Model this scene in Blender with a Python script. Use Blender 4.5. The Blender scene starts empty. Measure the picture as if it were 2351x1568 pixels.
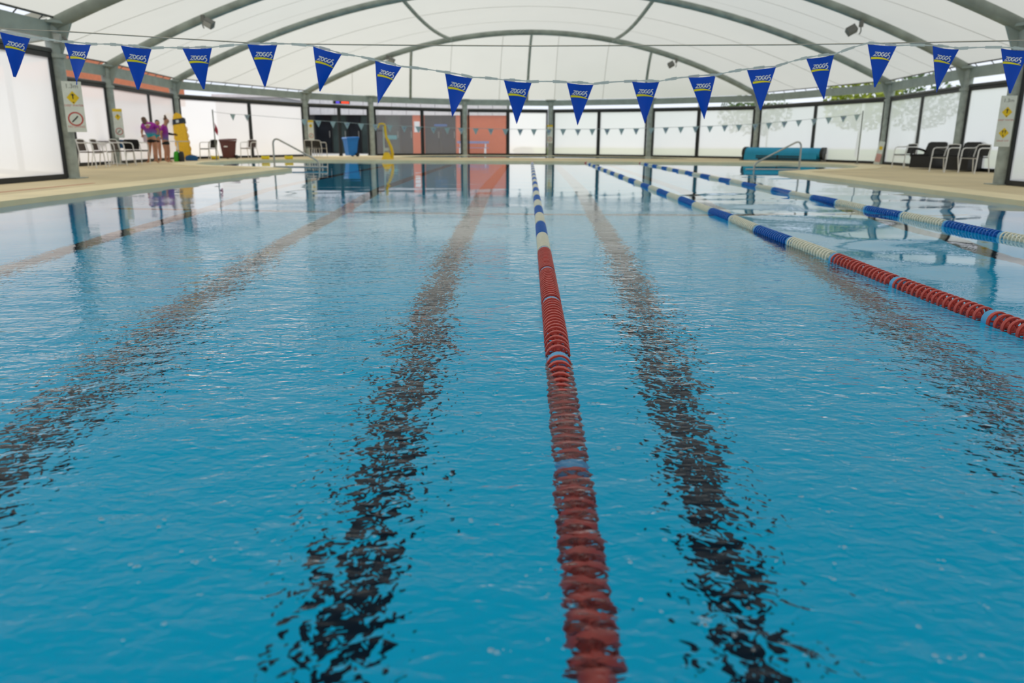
import bpy, bmesh, math, random
import numpy as np
from mathutils import Vector, Matrix

random.seed(7)
rng = np.random.default_rng(7)
scene = bpy.context.scene
COL = scene.collection

# ------------------------------------------------------------------ camera
PITCH, YAW, ROLL, CAM_H = math.radians(14.7), math.radians(1.15), math.radians(.33), .86
fw = Vector((-math.sin(YAW) * math.cos(PITCH), math.cos(YAW) * math.cos(PITCH), -math.sin(PITCH)))
rt = Vector((math.cos(YAW), math.sin(YAW), 0))
up = rt.cross(fw)
rt, up = rt * math.cos(ROLL) + up * math.sin(ROLL), up * math.cos(ROLL) - rt * math.sin(ROLL)
cam_data = bpy.data.cameras.new('camera')
cam = bpy.data.objects.new('camera', cam_data)
COL.objects.link(cam)
m = Matrix((rt, up, -fw)).transposed().to_4x4()
m.translation = (0, 0, CAM_H)
cam.matrix_world = m
cam_data.sensor_width = 36
cam_data.lens = 1757 / 2351 * 36
cam_data.clip_end = 400
cam_data.clip_start = .05
cam_data.dof.use_dof = True
cam_data.dof.focus_distance = 3.7
cam_data.dof.aperture_fstop = 2.5
scene.camera = cam

# ------------------------------------------------------------------ light
world = bpy.data.worlds.new('world')
scene.world = world
world.use_nodes = True
bg = world.node_tree.nodes['Background']
bg.inputs[0].default_value = (.90, .96, 1.05, 1)
bg.inputs[1].default_value = 1.06
sun_data = bpy.data.lights.new('sun', 'SUN')
sun_data.energy = 2.1
sun_data.angle = math.radians(25)
sun_data.color = (1, .95, .86)
sun = bpy.data.objects.new('sun', sun_data)
COL.objects.link(sun)
sun.rotation_euler = Vector((.62, -.5, -.72)).to_track_quat('-Z', 'Y').to_euler()
scene.view_settings.view_transform = 'Standard'
scene.view_settings.look = 'None'
scene.view_settings.gamma = 1
scene.view_settings.use_curve_mapping = False
scene.view_settings.exposure = 0

# ------------------------------------------------------------------ materials
MATS = {}


def mat(name, col, rough=.5, metal=0., var=.08, scale=6., bump=0., bscale=40., spec=.5, col2=None):
    """principled material with a little procedural colour variation and fine relief"""
    if name in MATS:
        return MATS[name]
    mt = bpy.data.materials.new(name)
    mt.use_nodes = True
    nt = mt.node_tree
    b = nt.nodes['Principled BSDF']
    b.inputs['Roughness'].default_value = rough
    b.inputs['Metallic'].default_value = metal
    b.inputs['Specular IOR Level'].default_value = spec
    tc = nt.nodes.new('ShaderNodeTexCoord')
    nz = nt.nodes.new('ShaderNodeTexNoise')
    nz.inputs['Scale'].default_value = scale
    nz.inputs['Detail'].default_value = 4
    nt.links.new(tc.outputs['Object'], nz.inputs['Vector'])
    rp = nt.nodes.new('ShaderNodeValToRGB')
    c2 = col2 or tuple(min(1, c * (1 + var)) for c in col)
    c1 = tuple(c * (1 - var) for c in col) if not col2 else col
    rp.color_ramp.elements[0].position = .3
    rp.color_ramp.elements[1].position = .7
    rp.color_ramp.elements[0].color = (*c1, 1)
    rp.color_ramp.elements[1].color = (*c2, 1)
    nt.links.new(nz.outputs['Fac'], rp.inputs['Fac'])
    nt.links.new(rp.outputs['Color'], b.inputs['Base Color'])
    if bump:
        n2 = nt.nodes.new('ShaderNodeTexNoise')
        n2.inputs['Scale'].default_value = bscale
        n2.inputs['Detail'].default_value = 3
        nt.links.new(tc.outputs['Object'], n2.inputs['Vector'])
        bp = nt.nodes.new('ShaderNodeBump')
        bp.inputs['Strength'].default_value = bump
        bp.inputs['Distance'].default_value = .01
        nt.links.new(n2.outputs['Fac'], bp.inputs['Height'])
        nt.links.new(bp.outputs['Normal'], b.inputs['Normal'])
    MATS[name] = mt
    return mt


def sheet_mat(name, col, f_transp, col_t=(1, 1, 1), gloss=.0, trans=.75, scale=.8):
    """thin translucent sheet: clear part + light-scattering part"""
    mt = bpy.data.materials.new(name)
    mt.use_nodes = True
    nt = mt.node_tree
    nt.nodes.clear()
    out = nt.nodes.new('ShaderNodeOutputMaterial')
    tr = nt.nodes.new('ShaderNodeBsdfTranslucent')
    df = nt.nodes.new('ShaderNodeBsdfDiffuse')
    mx = nt.nodes.new('ShaderNodeMixShader')
    mx.inputs[0].default_value = trans
    tc = nt.nodes.new('ShaderNodeTexCoord')
    nz = nt.nodes.new('ShaderNodeTexNoise')
    nz.inputs['Scale'].default_value = scale
    nz.inputs['Detail'].default_value = 5
    rp = nt.nodes.new('ShaderNodeValToRGB')
    rp.color_ramp.elements[0].color = (*[c * .95 for c in col], 1)
    rp.color_ramp.elements[1].color = (*col, 1)
    nt.links.new(tc.outputs['Object'], nz.inputs['Vector'])
    nt.links.new(nz.outputs['Fac'], rp.inputs['Fac'])
    nt.links.new(rp.outputs[0], tr.inputs[0])
    nt.links.new(rp.outputs[0], df.inputs[0])
    nt.links.new(df.outputs[0], mx.inputs[1])
    nt.links.new(tr.outputs[0], mx.inputs[2])
    last = mx.outputs[0]
    if f_transp:
        tp = nt.nodes.new('ShaderNodeBsdfTransparent')
        tp.inputs[0].default_value = (*col_t, 1)
        m2 = nt.nodes.new('ShaderNodeMixShader')
        m2.inputs[0].default_value = f_transp
        nt.links.new(last, m2.inputs[1])
        nt.links.new(tp.outputs[0], m2.inputs[2])
        last = m2.outputs[0]
    if gloss:
        gl = nt.nodes.new('ShaderNodeBsdfGlossy')
        gl.inputs['Roughness'].default_value = .15
        fr = nt.nodes.new('ShaderNodeFresnel')
        m3 = nt.nodes.new('ShaderNodeMixShader')
        nt.links.new(fr.outputs[0], m3.inputs[0])
        nt.links.new(last, m3.inputs[1])
        nt.links.new(gl.outputs[0], m3.inputs[2])
        last = m3.outputs[0]
    nt.links.new(last, out.inputs[0])
    MATS[name] = mt
    return mt


GALV = mat('galvanised steel', (.36, .40, .37), .55, .25, .25, 5, .1, 30)
BEAM = mat('painted grey-green steel', (.31, .36, .33), .5, 0, .12, 3)
ARCH = mat('arch steel', (.29, .325, .285), .5, .15, .22, 2.5)
BLACK = mat('black frame', (.006, .008, .009), .45)
DKGREY = mat('dark grey tube', (.09, .09, .085), .5, .2)
DECK = mat('wet concrete deck', (.66, .535, .315), .75, 0, .1, .6, .15, 60)
COPE = mat('cream coping', (.84, .71, .44), .7, 0, .07, 1.5, .1, 50)
BASIN = mat('pool paint', (.0005, .625, .99), .7, 0, .02, .5, spec=0)
TILE_D = mat('dark lane tile', (.002, .014, .03), .7, spec=0)
BLUE_F = mat('pennant blue vinyl', (.000, .080, .60), .45, 0, .05, 9, spec=.25)
WHITE_P = mat('white print', (.9, .92, .93), .5)
YEL_P = mat('yellow print', (.96, .82, .01), .5)
WHITE_R = mat('white ribbon', (.62, .68, .66), .5)
RED_F = mat('red float', (.50, .055, .042), .42, 0, .12, 25)
WHT_F = mat('white float', (.78, .76, .62), .45, 0, .06, 20)
BLU_F = mat('blue float', (.002, .12, .50), .45, 0, .1, 20, spec=.3)
COL_F = mat('light blue collar', (.07, .36, .68), .45)
STEEL = mat('stainless steel', (.45, .45, .42), .3, .8)
ALU = mat('aluminium tube', (.80, .79, .77), .35, .25)
WICKER = mat('brown wicker', (.075, .045, .032), .6, 0, .3, 60)
BLK_W = mat('black wicker', (.012, .011, .010), .6, 0, .3, 50)
CLOTH_K = mat('black cloth', (.006, .006, .007), .9)
CLOTH_B = mat('blue cloth', (.012, .09, .24), .85)
SIGN_W = mat('sign white', (.66, .70, .64), .5)
SIGN_Y = mat('sign yellow', (.75, .52, .006), .5)
SIGN_R = mat('sign red', (.48, .06, .05), .5)
SIGN_K = mat('sign black', (.02, .02, .02), .5)

MEMB = sheet_mat('roof membrane', (.60, .592, .535), 0, trans=.78)
PANE = sheet_mat('milky pvc sheet', (.97, .97, .96), .22, gloss=1, trans=.9)
PANE_C = sheet_mat('clearer pvc sheet', (.90, .88, .90), .88, gloss=1, trans=.75)


# ------------------------------------------------------------------ mesh helpers
class MB:
    """collects vertices and faces of one mesh"""

    def __init__(s):
        s.v, s.f = [], []

    def add(s, vs, fs):
        o = len(s.v)
        s.v += [tuple(v) for v in vs]
        s.f += [tuple(i + o for i in f) for f in fs]
        return s

    def box(s, a, b):
        x0, y0, z0 = a
        x1, y1, z1 = b
        return s.add([(x0, y0, z0), (x1, y0, z0), (x1, y1, z0), (x0, y1, z0), (x0, y0, z1), (x1, y0, z1), (x1, y1, z1), (x0, y1, z1)],
                     [(3, 2, 1, 0), (4, 5, 6, 7), (0, 1, 5, 4), (1, 2, 6, 5), (2, 3, 7, 6), (3, 0, 4, 7)])

    def obox(s, p, q, w, z0, z1):
        """box standing on the segment p-q (xy), width w"""
        p, q = Vector(p[:2]), Vector(q[:2])
        d = (q - p).normalized()
        n = Vector((-d.y, d.x)) * w / 2
        c = [p - n, q - n, q + n, p + n]
        return s.add([(*k, z0) for k in c] + [(*k, z1) for k in c],
                     [(3, 2, 1, 0), (4, 5, 6, 7), (0, 1, 5, 4), (1, 2, 6, 5), (2, 3, 7, 6), (3, 0, 4, 7)])

    def tube(s, pts, r, n=10, cap=True, rz=None):
        """round tube along a path; r a number or one per point"""
        P = [Vector(p) for p in pts]
        R = r if isinstance(r, (list, tuple)) else [r] * len(P)
        vs, fs = [], []
        prev = None
        for i, p in enumerate(P):
            t = ((P[min(i + 1, len(P) - 1)] - P[max(i - 1, 0)])).normalized()
            if prev is None:
                a = Vector((0, 0, 1)) if abs(t.z) < .9 else Vector((1, 0, 0))
                u = t.cross(a).normalized()
            else:
                u = (prev - t * prev.dot(t)).normalized()
            prev = u
            w = t.cross(u)
            for k in range(n):
                an = 2 * math.pi * k / n
                vs.append(p + (u * math.cos(an) + w * math.sin(an)) * R[i])
        for i in range(len(P) - 1):
            for k in range(n):
                a, b = i * n + k, i * n + (k + 1) % n
                fs.append((a, b, b + n, a + n))
        if cap:
            fs.append(tuple(range(n - 1, -1, -1)))
            fs.append(tuple(range((len(P) - 1) * n, len(P) * n)))
        return s.add(vs, fs)

    def loft(s, rings, n=14):
        """elliptic rings (cx,cy,cz,rx,ry) stacked upwards, capped"""
        vs, fs = [], []
        for (x, y, z, a, b) in rings:
            for k in range(n):
                t = 2 * math.pi * k / n
                vs.append((x + a * math.cos(t), y + b * math.sin(t), z))
        for i in range(len(rings) - 1):
            for k in range(n):
                a, b = i * n + k, i * n + (k + 1) % n
                fs.append((a, b, b + n, a + n))
        fs.append(tuple(range(n - 1, -1, -1)))
        fs.append(tuple(range((len(rings) - 1) * n, len(rings) * n)))
        return s.add(vs, fs)

    def prism(s, poly, y0, y1):
        """polygon in the xz plane extruded along y"""
        n = len(poly)
        vs = [(x, y0, z) for x, z in poly] + [(x, y1, z) for x, z in poly]
        fs = [tuple(range(n)), tuple(range(2 * n - 1, n - 1, -1))]
        fs += [((i + 1) % n, i, i + n, (i + 1) % n + n) for i in range(n)]
        return s.add(vs, fs)

    def slab(s, poly, z0, z1):
        n = len(poly)
        vs = [(x, y, z0) for x, y in poly] + [(x, y, z1) for x, y in poly]
        fs = [tuple(range(n - 1, -1, -1)), tuple(range(n, 2 * n))]
        fs += [(i, (i + 1) % n, (i + 1) % n + n, i + n) for i in range(n)]
        return s.add(vs, fs)

    def grid(s, P):
        """P[i][j] points"""
        r, c = len(P), len(P[0])
        return s.add([p for row in P for p in row],
                     [(i * c + j, i * c + j + 1, (i + 1) * c + j + 1, (i + 1) * c + j) for i in range(r - 1) for j in range(c - 1)])

    def move(s, M):
        s.v = [tuple(M @ Vector(v)) for v in s.v]
        return s

    def mesh(s, name, mt, smooth=False):
        me = bpy.data.meshes.new(name)
        me.from_pydata(s.v, [], s.f)
        if smooth:
            me.polygons.foreach_set('use_smooth', [True] * len(me.polygons))
            try:
                me.set_sharp_from_angle(angle=math.radians(40))
            except Exception:
                pass
        if mt:
            me.materials.append(mt)
        me.update()
        return me

    def build(s, name, mt, parent=None, smooth=False):
        return link(name, s.mesh(name, mt, smooth), parent)


def link(name, me, parent=None, loc=None, rz=0):
    o = bpy.data.objects.new(name, me)
    COL.objects.link(o)
    if parent is not None:
        o.parent = parent
    if loc is not None:
        o.location = loc
    if rz:
        o.rotation_euler = (0, 0, rz)
    return o


def tag(o, label, cat, group=None):
    o['label'] = label
    o['category'] = cat
    if group:
        o['group'] = group
    return o


def struct(o, label=None, cat=None, group=None):
    o['kind'] = 'structure'
    if label:
        o['label'] = label
    if cat:
        o['category'] = cat
    if group:
        o['group'] = group
    return o


def thing(name, label, cat, loc=(0, 0, 0), rz=0, group=None):
    o = bpy.data.objects.new(name, None)
    o.empty_display_size = .1
    COL.objects.link(o)
    o.location = loc
    o.rotation_euler = (0, 0, rz)
    return tag(o, label, cat, group)


def copy_tree(o, parent=None):
    kids = list(o.children)
    c = o.copy()
    COL.objects.link(c)
    if parent is not None:
        c.parent = parent
    for k in kids:
        copy_tree(k, c)
    return c


def arc(c, r, a0, a1, n, plane='xz', y=0):
    out = []
    for i in range(n + 1):
        t = math.radians(a0 + (a1 - a0) * i / n)
        u, w = c[0] + r * math.cos(t), c[1] + r * math.sin(t)
        out.append((u, y, w) if plane == 'xz' else ((y, u, w) if plane == 'yz' else (u, w, y)))
    return out


DZ = .06     # deck level, water at 0

# ------------------------------------------------------------------ plan
POOL = [(-6.75, .3), (7.06, .3), (7.06, 22.3), (8.6, 23.9), (10.6, 25.8), (11.5, 27.6), (11.7, 29.6), (11.2, 31.2), (10.2, 31.9),
        (-9.6, 31.9), (-10.7, 31.3), (-11.3, 30.0), (-11.5, 27.6), (-10.9, 25.4), (-9.9, 24.3), (-8.4, 23.5), (-6.75, 22.2)]
POOL2 = [(-6.6, 38.3), (-5.8, 37.6), (7.4, 37.6), (8.2, 38.4), (6.6, 41.0), (3, 42.9), (-3, 42.9), (-5.6, 41.2)]
CL = [(-9.4, 15.9), (-13.25, 25.0), (-13.95, 31.2), (-10.9, 38.5)]
CR = [(9.5, 15.9), (13.15, 24.5), (13.7, 30.8), (11.1, 38.9)]
FAR = [(-8.25, 41.4), (-3.6, 44.3), (1.2, 44.7), (6.4, 42.3)]
NEARL = [(-9.4, -7.0), (-9.4, 4.4)]
NEARR = [(9.5, -7.0), (9.5, 4.4)]
KL, KR = (-13.2, 18.6), (13.45, 18.4)    # the hall widens here
EAVE0, EAVE1 = 2.75, 3.05


def offset_poly(poly, d):
    """outward offset of a ccw polygon"""
    n = len(poly)
    out = []
    for i in range(n):
        a, b, c = Vector(poly[i - 1]), Vector(poly[i]), Vector(poly[(i + 1) % n])
        d1, d2 = (b - a).normalized(), (c - b).normalized()
        n1, n2 = Vector((d1.y, -d1.x)), Vector((d2.y, -d2.x))
        bis = (n1 + n2).normalized()
        out.append(tuple(b + bis * d / max(.35, bis.dot(n1))))
    return out


def filled(name, loops, z, thick):
    """flat slab with holes: outer loop first"""
    cu = bpy.data.curves.new(name, 'CURVE')
    cu.dimensions = '2D'
    cu.fill_mode = 'BOTH'
    cu.extrude = thick / 2
    for lp in loops:
        sp = cu.splines.new('POLY')
        sp.points.add(len(lp) - 1)
        for p, q in zip(sp.points, lp):
            p.co = (q[0], q[1], 0, 1)
        sp.use_cyclic_u = True
    t = bpy.data.objects.new('tmp', cu)
    me = bpy.data.meshes.new_from_object(t)
    bpy.data.objects.remove(t)
    bpy.data.curves.remove(cu)
    me.name = name
    me.transform(Matrix.Translation((0, 0, z - thick / 2)))
    return me


OUTER = [(-10.2, -8.0), (10.3, -8.0)] + [(10.0, 15.6), (14.1, 18.1), (13.9, 24.2), (14.5, 30.9), (11.8, 39.4), (6.8, 43.0), (1.3, 45.4), (-3.8, 45.0), (-8.8, 42.0), (-11.6, 38.9), (-14.7, 31.4), (-14.0, 24.6), (-13.9, 18.3), (-9.9, 15.6)]
COPE_OUT = offset_poly(POOL, .75)
COPE2_OUT = offset_poly(POOL2, .55)
me = filled('floor', [OUTER, COPE_OUT, COPE2_OUT], DZ, .12)
me.materials.append(DECK)
fl_ = struct(link('floor', me), 'beige concrete pool deck around the water')
MB().box((-8.05, 10.0, DZ), (-7.97, 14.2, DZ + .003)).build('red_line', mat('worn red paint', (.50, .20, .13), .8), fl_)
me = filled('trim_1', [COPE_OUT, POOL], DZ + .012, .12)
me.materials.append(COPE)
struct(link('trim_1', me), 'cream coping band edging the big pool')
me = filled('trim_2', [COPE2_OUT, POOL2], DZ + .012, .12)
me.materials.append(COPE)
struct(link('trim_2', me), 'cream coping band edging the small far pool')

# basin: walls, stepped floor, dark lane lines
DEEP, SHALLOW, BREAK = -2.65, -1.5, 12.4
basin = thing('pool_basin', 'blue painted pool basin with dark lane lines under the water', 'pool')
basin['kind'] = 'structure'
w = MB()
n = len(POOL)
w.add([(x, y, DZ - .1) for x, y in POOL] + [(x, y, -2.7) for x, y in POOL], [((i + 1) % n, i, i + n, (i + 1) % n + n) for i in range(n)])
w.build('basin_wall', BASIN, basin)
g = MB()
prof = [(.2, DEEP), (BREAK, DEEP), (16.0, SHALLOW), (33, SHALLOW)]
g.grid([[(-13, y, z), (13, y, z)] for y, z in prof])
g.build('basin_floor', BASIN, basin)


def fz(y):
    return float(np.interp(y, [p[0] for p in prof], [p[1] for p in prof]))


for x in (-5.2, -3.0, -.87, 1.06, 3.13, 5.3):
    q = MB()
    pr = [(y, z + .006) for y, z in [(1.7, DEEP), (BREAK, DEEP), (16, SHALLOW), (30.2, SHALLOW)]]
    q.grid([[(x - .14, y, z), (x + .14, y, z)] for y, z in pr])
    q.build('lane_line', TILE_D, basin)
q = MB()
q.box((-6.7, BREAK - .14, DEEP + .002), (7.0, BREAK + .08, DEEP + .009))
q.build('cross_line', mat('brown cross tile', (.10, .045, .03), .7, spec=0), basin)
b2 = MB()
n = len(POOL2)
b2.add([(x, y, DZ - .1) for x, y in POOL2] + [(x, y, -.8) for x, y in POOL2], [((i + 1) % n, i, i + n, (i + 1) % n + n) for i in range(n)])
b2.slab(offset_poly(POOL2, .1), -.85, -.8)
o = b2.build('small_pool_basin', BASIN)
struct(o, 'shallow blue basin of the small far pool', 'pool')

# ------------------------------------------------------------------ water
wm = bpy.data.materials.new('water')
wm.use_nodes = True
nt = wm.node_tree
nt.nodes.clear()
out = nt.nodes.new('ShaderNodeOutputMaterial')
rf = nt.nodes.new('ShaderNodeBsdfRefraction')
rf.inputs['IOR'].default_value = 1.333
rf.inputs['Roughness'].default_value = 0
rf.inputs['Color'].default_value = (.96, .995, 1, 1)
gl = nt.nodes.new('ShaderNodeBsdfGlossy')
gl.inputs['Roughness'].default_value = 0
gl.inputs['Color'].default_value = (1, 1, 1, 1)
fr = nt.nodes.new('ShaderNodeFresnel')
fr.inputs['IOR'].default_value = 1.333
fcv = nt.nodes.new('ShaderNodeValToRGB')
ce = fcv.color_ramp.elements
ce[0].position, ce[1].position = 0, 1
for ps, v in ((.045, .010), (.2, .125), (.42, .38), (.7, .80)):
    ce.new(ps).color = (v, v, v, 1)
wx = nt.nodes.new('ShaderNodeMixShader')
tc = nt.nodes.new('ShaderNodeTexCoord')
at = nt.nodes.new('ShaderNodeAttribute')
at.attribute_name = 'chop'


def wnoise(scale, detail, sx, sy, rough=.55, dist=0.):
    mp = nt.nodes.new('ShaderNodeMapping')
    mp.inputs['Scale'].default_value = (sx, sy, 1)
    mp.inputs['Rotation'].default_value = (0, 0, random.uniform(-.3, .3))
    nz = nt.nodes.new('ShaderNodeTexNoise')
    nz.inputs['Scale'].default_value = scale
    nz.inputs['Detail'].default_value = detail
    nz.inputs['Roughness'].default_value = rough
    nz.inputs['Distortion'].default_value = dist
    nt.links.new(tc.outputs['Object'], mp.inputs[0])
    nt.links.new(mp.outputs[0], nz.inputs['Vector'])
    return nz.outputs['Fac']


def wmath(op, a, b):
    k = nt.nodes.new('ShaderNodeMath')
    k.operation = op
    for i, x in enumerate((a, b)):
        if hasattr(x, 'links'):
            nt.links.new(x, k.inputs[i])
        else:
            k.inputs[i].default_value = x
    return k.outputs[0]


h = wmath('ADD', wmath('MULTIPLY', wnoise(30, 1.5, .8, 1.15, .5, .5), .40), wmath('MULTIPLY', wnoise(9, 2, .75, 1.2, .5, .3), .88))
h = wmath('MULTIPLY', h, at.outputs['Fac'])
bp = nt.nodes.new('ShaderNodeBump')
bp.inputs['Strength'].default_value = 1
bp.inputs['Distance'].default_value = .022
nt.links.new(h, bp.inputs['Height'])
for nd in (gl, rf, fr):
    nt.links.new(bp.outputs['Normal'], nd.inputs['Normal'])
nt.links.new(fr.outputs[0], fcv.inputs[0])
nt.links.new(fcv.outputs[0], wx.inputs[0])
nt.links.new(rf.outputs[0], wx.inputs[1])
nt.links.new(gl.outputs[0], wx.inputs[2])
ins = nt.nodes.new('ShaderNodeBsdfGlass')
ins.inputs['IOR'].default_value = 1.333
ins.inputs['Roughness'].default_value = 0
nt.links.new(bp.outputs['Normal'], ins.inputs['Normal'])
geo = nt.nodes.new('ShaderNodeNewGeometry')
side = nt.nodes.new('ShaderNodeMixShader')
nt.links.new(geo.outputs['Backfacing'], side.inputs[0])
nt.links.new(wx.outputs[0], side.inputs[1])
nt.links.new(ins.outputs[0], side.inputs[2])
nt.links.new(side.outputs[0], out.inputs[0])


def smooth(e0, e1, x):
    t = np.clip((x - e0) / (e1 - e0), 0, 1)
    return t * t * (3 - 2 * t)


def water_mesh():
    ys = [.31]
    while ys[-1] < 32.3:
        ys.append(ys[-1] + max(.022, .0075 * ys[-1]))
    ys = np.array(ys)
    xs = [0.]
    while xs[-1] < 12.2:
        xs.append(xs[-1] + max(.024, .010 * xs[-1]))
    xs = np.array(sorted([-x for x in xs[1:]] + xs))
    X, Y = np.meshgrid(xs, ys)
    DX = np.broadcast_to(np.maximum(.024, .010 * np.abs(xs)), X.shape)
    DY = np.broadcast_to(np.maximum(.022, .0075 * ys)[:, None], X.shape)
    # where the water is stirred: the swimmers' lanes nearby; quiet far away and beyond the outer rope
    chop = 1 - .46 * smooth(2.2, 4.8, Y) - .42 * smooth(4.6, 7.4, Y) - .10 * smooth(8.5, 12.5, Y)
    chop *= 1 - .85 * smooth(2.1, 2.6, X) * smooth(2.5, 3.6, Y)
    chop *= 1 - .60 * smooth(2.3, 4.2, -X) * smooth(3.0, 5.0, Y)
    chop += .05 * np.exp(-((Y - 11.3) / 1.0) ** 2) * (np.abs(X) < 7)
    chop *= .75 + .25 * np.sin(X * 1.7 + 1.3 * np.sin(Y * .9)) * np.sin(Y * 1.9 + X)
    Z = np.zeros_like(X)
    wx = X + .12 * np.sin(Y * 2.1 + .5) + .05 * np.sin(X * 5.3 + Y * 3.1)
    wy = Y + .12 * np.sin(X * 1.8) + .05 * np.sin(Y * 4.7 - X * 2.2)
    for i in range(64):
        lam = .10 * (1.2 / .10) ** rng.random()
        th = rng.normal(math.pi / 2, .75)
        k = 2 * math.pi / lam
        kx, ky = k * math.cos(th), k * math.sin(th)
        slope = .011 if lam < .3 else .006
        fade = 1 / (1 + np.exp((np.abs(kx) * DX + np.abs(ky) * DY - 1.9) * 5))
        a = slope / k
        Z += a * fade * np.sin(kx * wx + ky * wy + rng.random() * 6.28) * (chop if lam < .5 else np.maximum(chop, .07))
    # long lazy swell in the quiet outer lane
    calm = smooth(2.2, 2.8, X)
    for i in range(7):
        lam = rng.uniform(.9, 2.2)
        th = rng.normal(math.pi / 2 + .3, .5)
        k = 2 * math.pi / lam
        Z += .006 / k * (.25 + calm * (1 - smooth(12, 16, Y))) * np.sin(k * (math.cos(th) * wx + math.sin(th) * wy) + rng.random() * 6.28)
    r, c = X.shape
    me = bpy.data.meshes.new('water')
    me.vertices.add(r * c)
    me.vertices.foreach_set('co', np.stack([X, Y, Z], -1).astype(np.float32).ravel())
    idx = np.arange(r * c).reshape(r, c)
    q = np.stack([idx[:-1, :-1], idx[:-1, 1:], idx[1:, 1:], idx[1:, :-1]], -1).reshape(-1, 4)
    cx = X[:-1, :-1].ravel()
    cy = Y[1:, 1:].ravel()
    keep = (cy > 21.8) | ((cx > -6.95) & (cx < 7.2))
    q = q[keep]
    me.loops.add(q.size)
    me.loops.foreach_set('vertex_index', q.ravel().astype(np.int32))
    me.polygons.add(len(q))
    me.polygons.foreach_set('loop_start', np.arange(0, q.size, 4, dtype=np.int32))
    me.polygons.foreach_set('loop_total', np.full(len(q), 4, dtype=np.int32))
    me.polygons.foreach_set('use_smooth', np.ones(len(q), dtype=bool))
    a = me.attributes.new('chop', 'FLOAT', 'POINT')
    a.data.foreach_set('value', chop.astype(np.float32).ravel())
    me.materials.append(wm)
    me.update(calc_edges=True)
    return me


struct(link('water', water_mesh()), 'clear turquoise pool water, rippled nearby and glassy towards the far end', 'water')
me = bpy.data.meshes.new('w2')
me.from_pydata([(x, y, DZ + .002) for x, y in offset_poly(POOL2, .12)], [], [tuple(range(len(POOL2)))])
me.materials.append(wm)
struct(link('small_pool_water', me), 'thin strip of still water in the small far pool', 'water')

# ------------------------------------------------------------------ steel frame
SPRING = 3.0


def zarch(x, half, c, apex, spring=SPRING):
    return spring + (apex - spring) * (1 - ((x - c) / half) ** 2)


ARCHES = []  # (y_left, y_right, x_left, x_right, apex)
for (l, r, ap) in ((NEARL[0], NEARR[0], 5.0), (NEARL[1], NEARR[1], 5.0), (CL[0], CR[0], 5.05), (CL[1], CR[1], 6.3), (CL[2], CR[2], 6.42), (CL[3], CR[3], 5.82)):
    ARCHES.append((l, r, ap))


def arch_pt(k, t, dz=0.):
    """t in -1..1 along arch k"""
    l, r, ap = ARCHES[k]
    u = (t + 1) / 2
    return Vector((l[0] + (r[0] - l[0]) * u, l[1] + (r[1] - l[1]) * u, SPRING + (ap - SPRING) * (1 - t * t) + dz))


alabels = ['arched grey roof tube behind the viewer', 'arched grey roof tube almost overhead', 'nearest arched roof tube, springing from the sign columns',
           'second arched roof tube, with a floodlight near either side', 'third arched roof tube, longest of the arches', 'farthest arched roof tube, carrying the end ribs']
ARCH_OBJ = []
for k in range(6):
    o = MB().tube([arch_pt(k, -1 + 2 * i / 40) for i in range(41)], .125, 14).build('roof_arch', ARCH, None, True)
    struct(o, alabels[k], 'arch')
    ARCH_OBJ.append(o)

# purlin ribs between the last two arches and the radial ribs of the rounded end
EAVE_LINE = [CL[3]] + FAR + [CR[3]]


def eave_pt(t, z=EAVE1):
    """t -1..1 along the far eave polyline"""
    P = [Vector(p) for p in EAVE_LINE]
    L = [0]
    for a, b in zip(P, P[1:]):
        L.append(L[-1] + (b - a).length)
    s = (t + 1) / 2 * L[-1]
    for i in range(len(P) - 1):
        if s <= L[i + 1] + 1e-6:
            q = P[i].lerp(P[i + 1], (s - L[i]) / (L[i + 1] - L[i]))
            return Vector((q.x, q.y, z))


def dome_pt(t, s, dz=0.):
    a = arch_pt(5, t, .13)
    e = eave_pt(t, EAVE1 + .02)
    q = a.lerp(e, s)
    q.z = e.z + (a.z - e.z) * (1 - s ** 1.9) + dz
    return q


for t, nm in ((-.345, 'thin left-hand rib running between the last two roof arches'), (.345, 'thin right-hand rib running between the last two roof arches')):
    a, b = arch_pt(4, t, .05), arch_pt(5, t, -.02)
    pts = [a.lerp(b, i / 10) + Vector((0, 0, -.25 * math.sin(math.pi * i / 10))) for i in range(11)]
    struct(MB().tube(pts, .075, 10).build('roof_rib', ARCH, None, True), nm, 'rib')
for t, nm in ((-.52, 'curved rib at the left of the rounded roof end'), (0.0, 'straight rib in the middle of the rounded roof end'), (.52, 'curved rib at the right of the rounded roof end')):
    struct(MB().tube([dome_pt(t, i / 12, -.1) for i in range(13)], .07, 10).build('roof_rib', ARCH, None, True), nm, 'rib')

# membrane
ceil = bpy.data.objects.new('ceiling', None)
COL.objects.link(ceil)
struct(ceil, 'taut cream translucent membrane roof', 'roof')
SEAM = sheet_mat('membrane seam', (.49, .49, .445), 0, trans=.75)


def bay_pt(k, t, s, dz=0.):
    a, b = arch_pt(k, t, .13), arch_pt(k + 1, t, .13)
    q = a.lerp(b, s)
    if k == 2:
        g = min(1, s * 3.3)
        q.x = a.x + (b.x - a.x) * g
    sag = .22 * math.sin(math.pi * s) * (1 - t * t) ** .5
    edge = .03 * (abs(t) ** 12)
    return q + Vector((0, 0, -sag + edge + dz))


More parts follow.
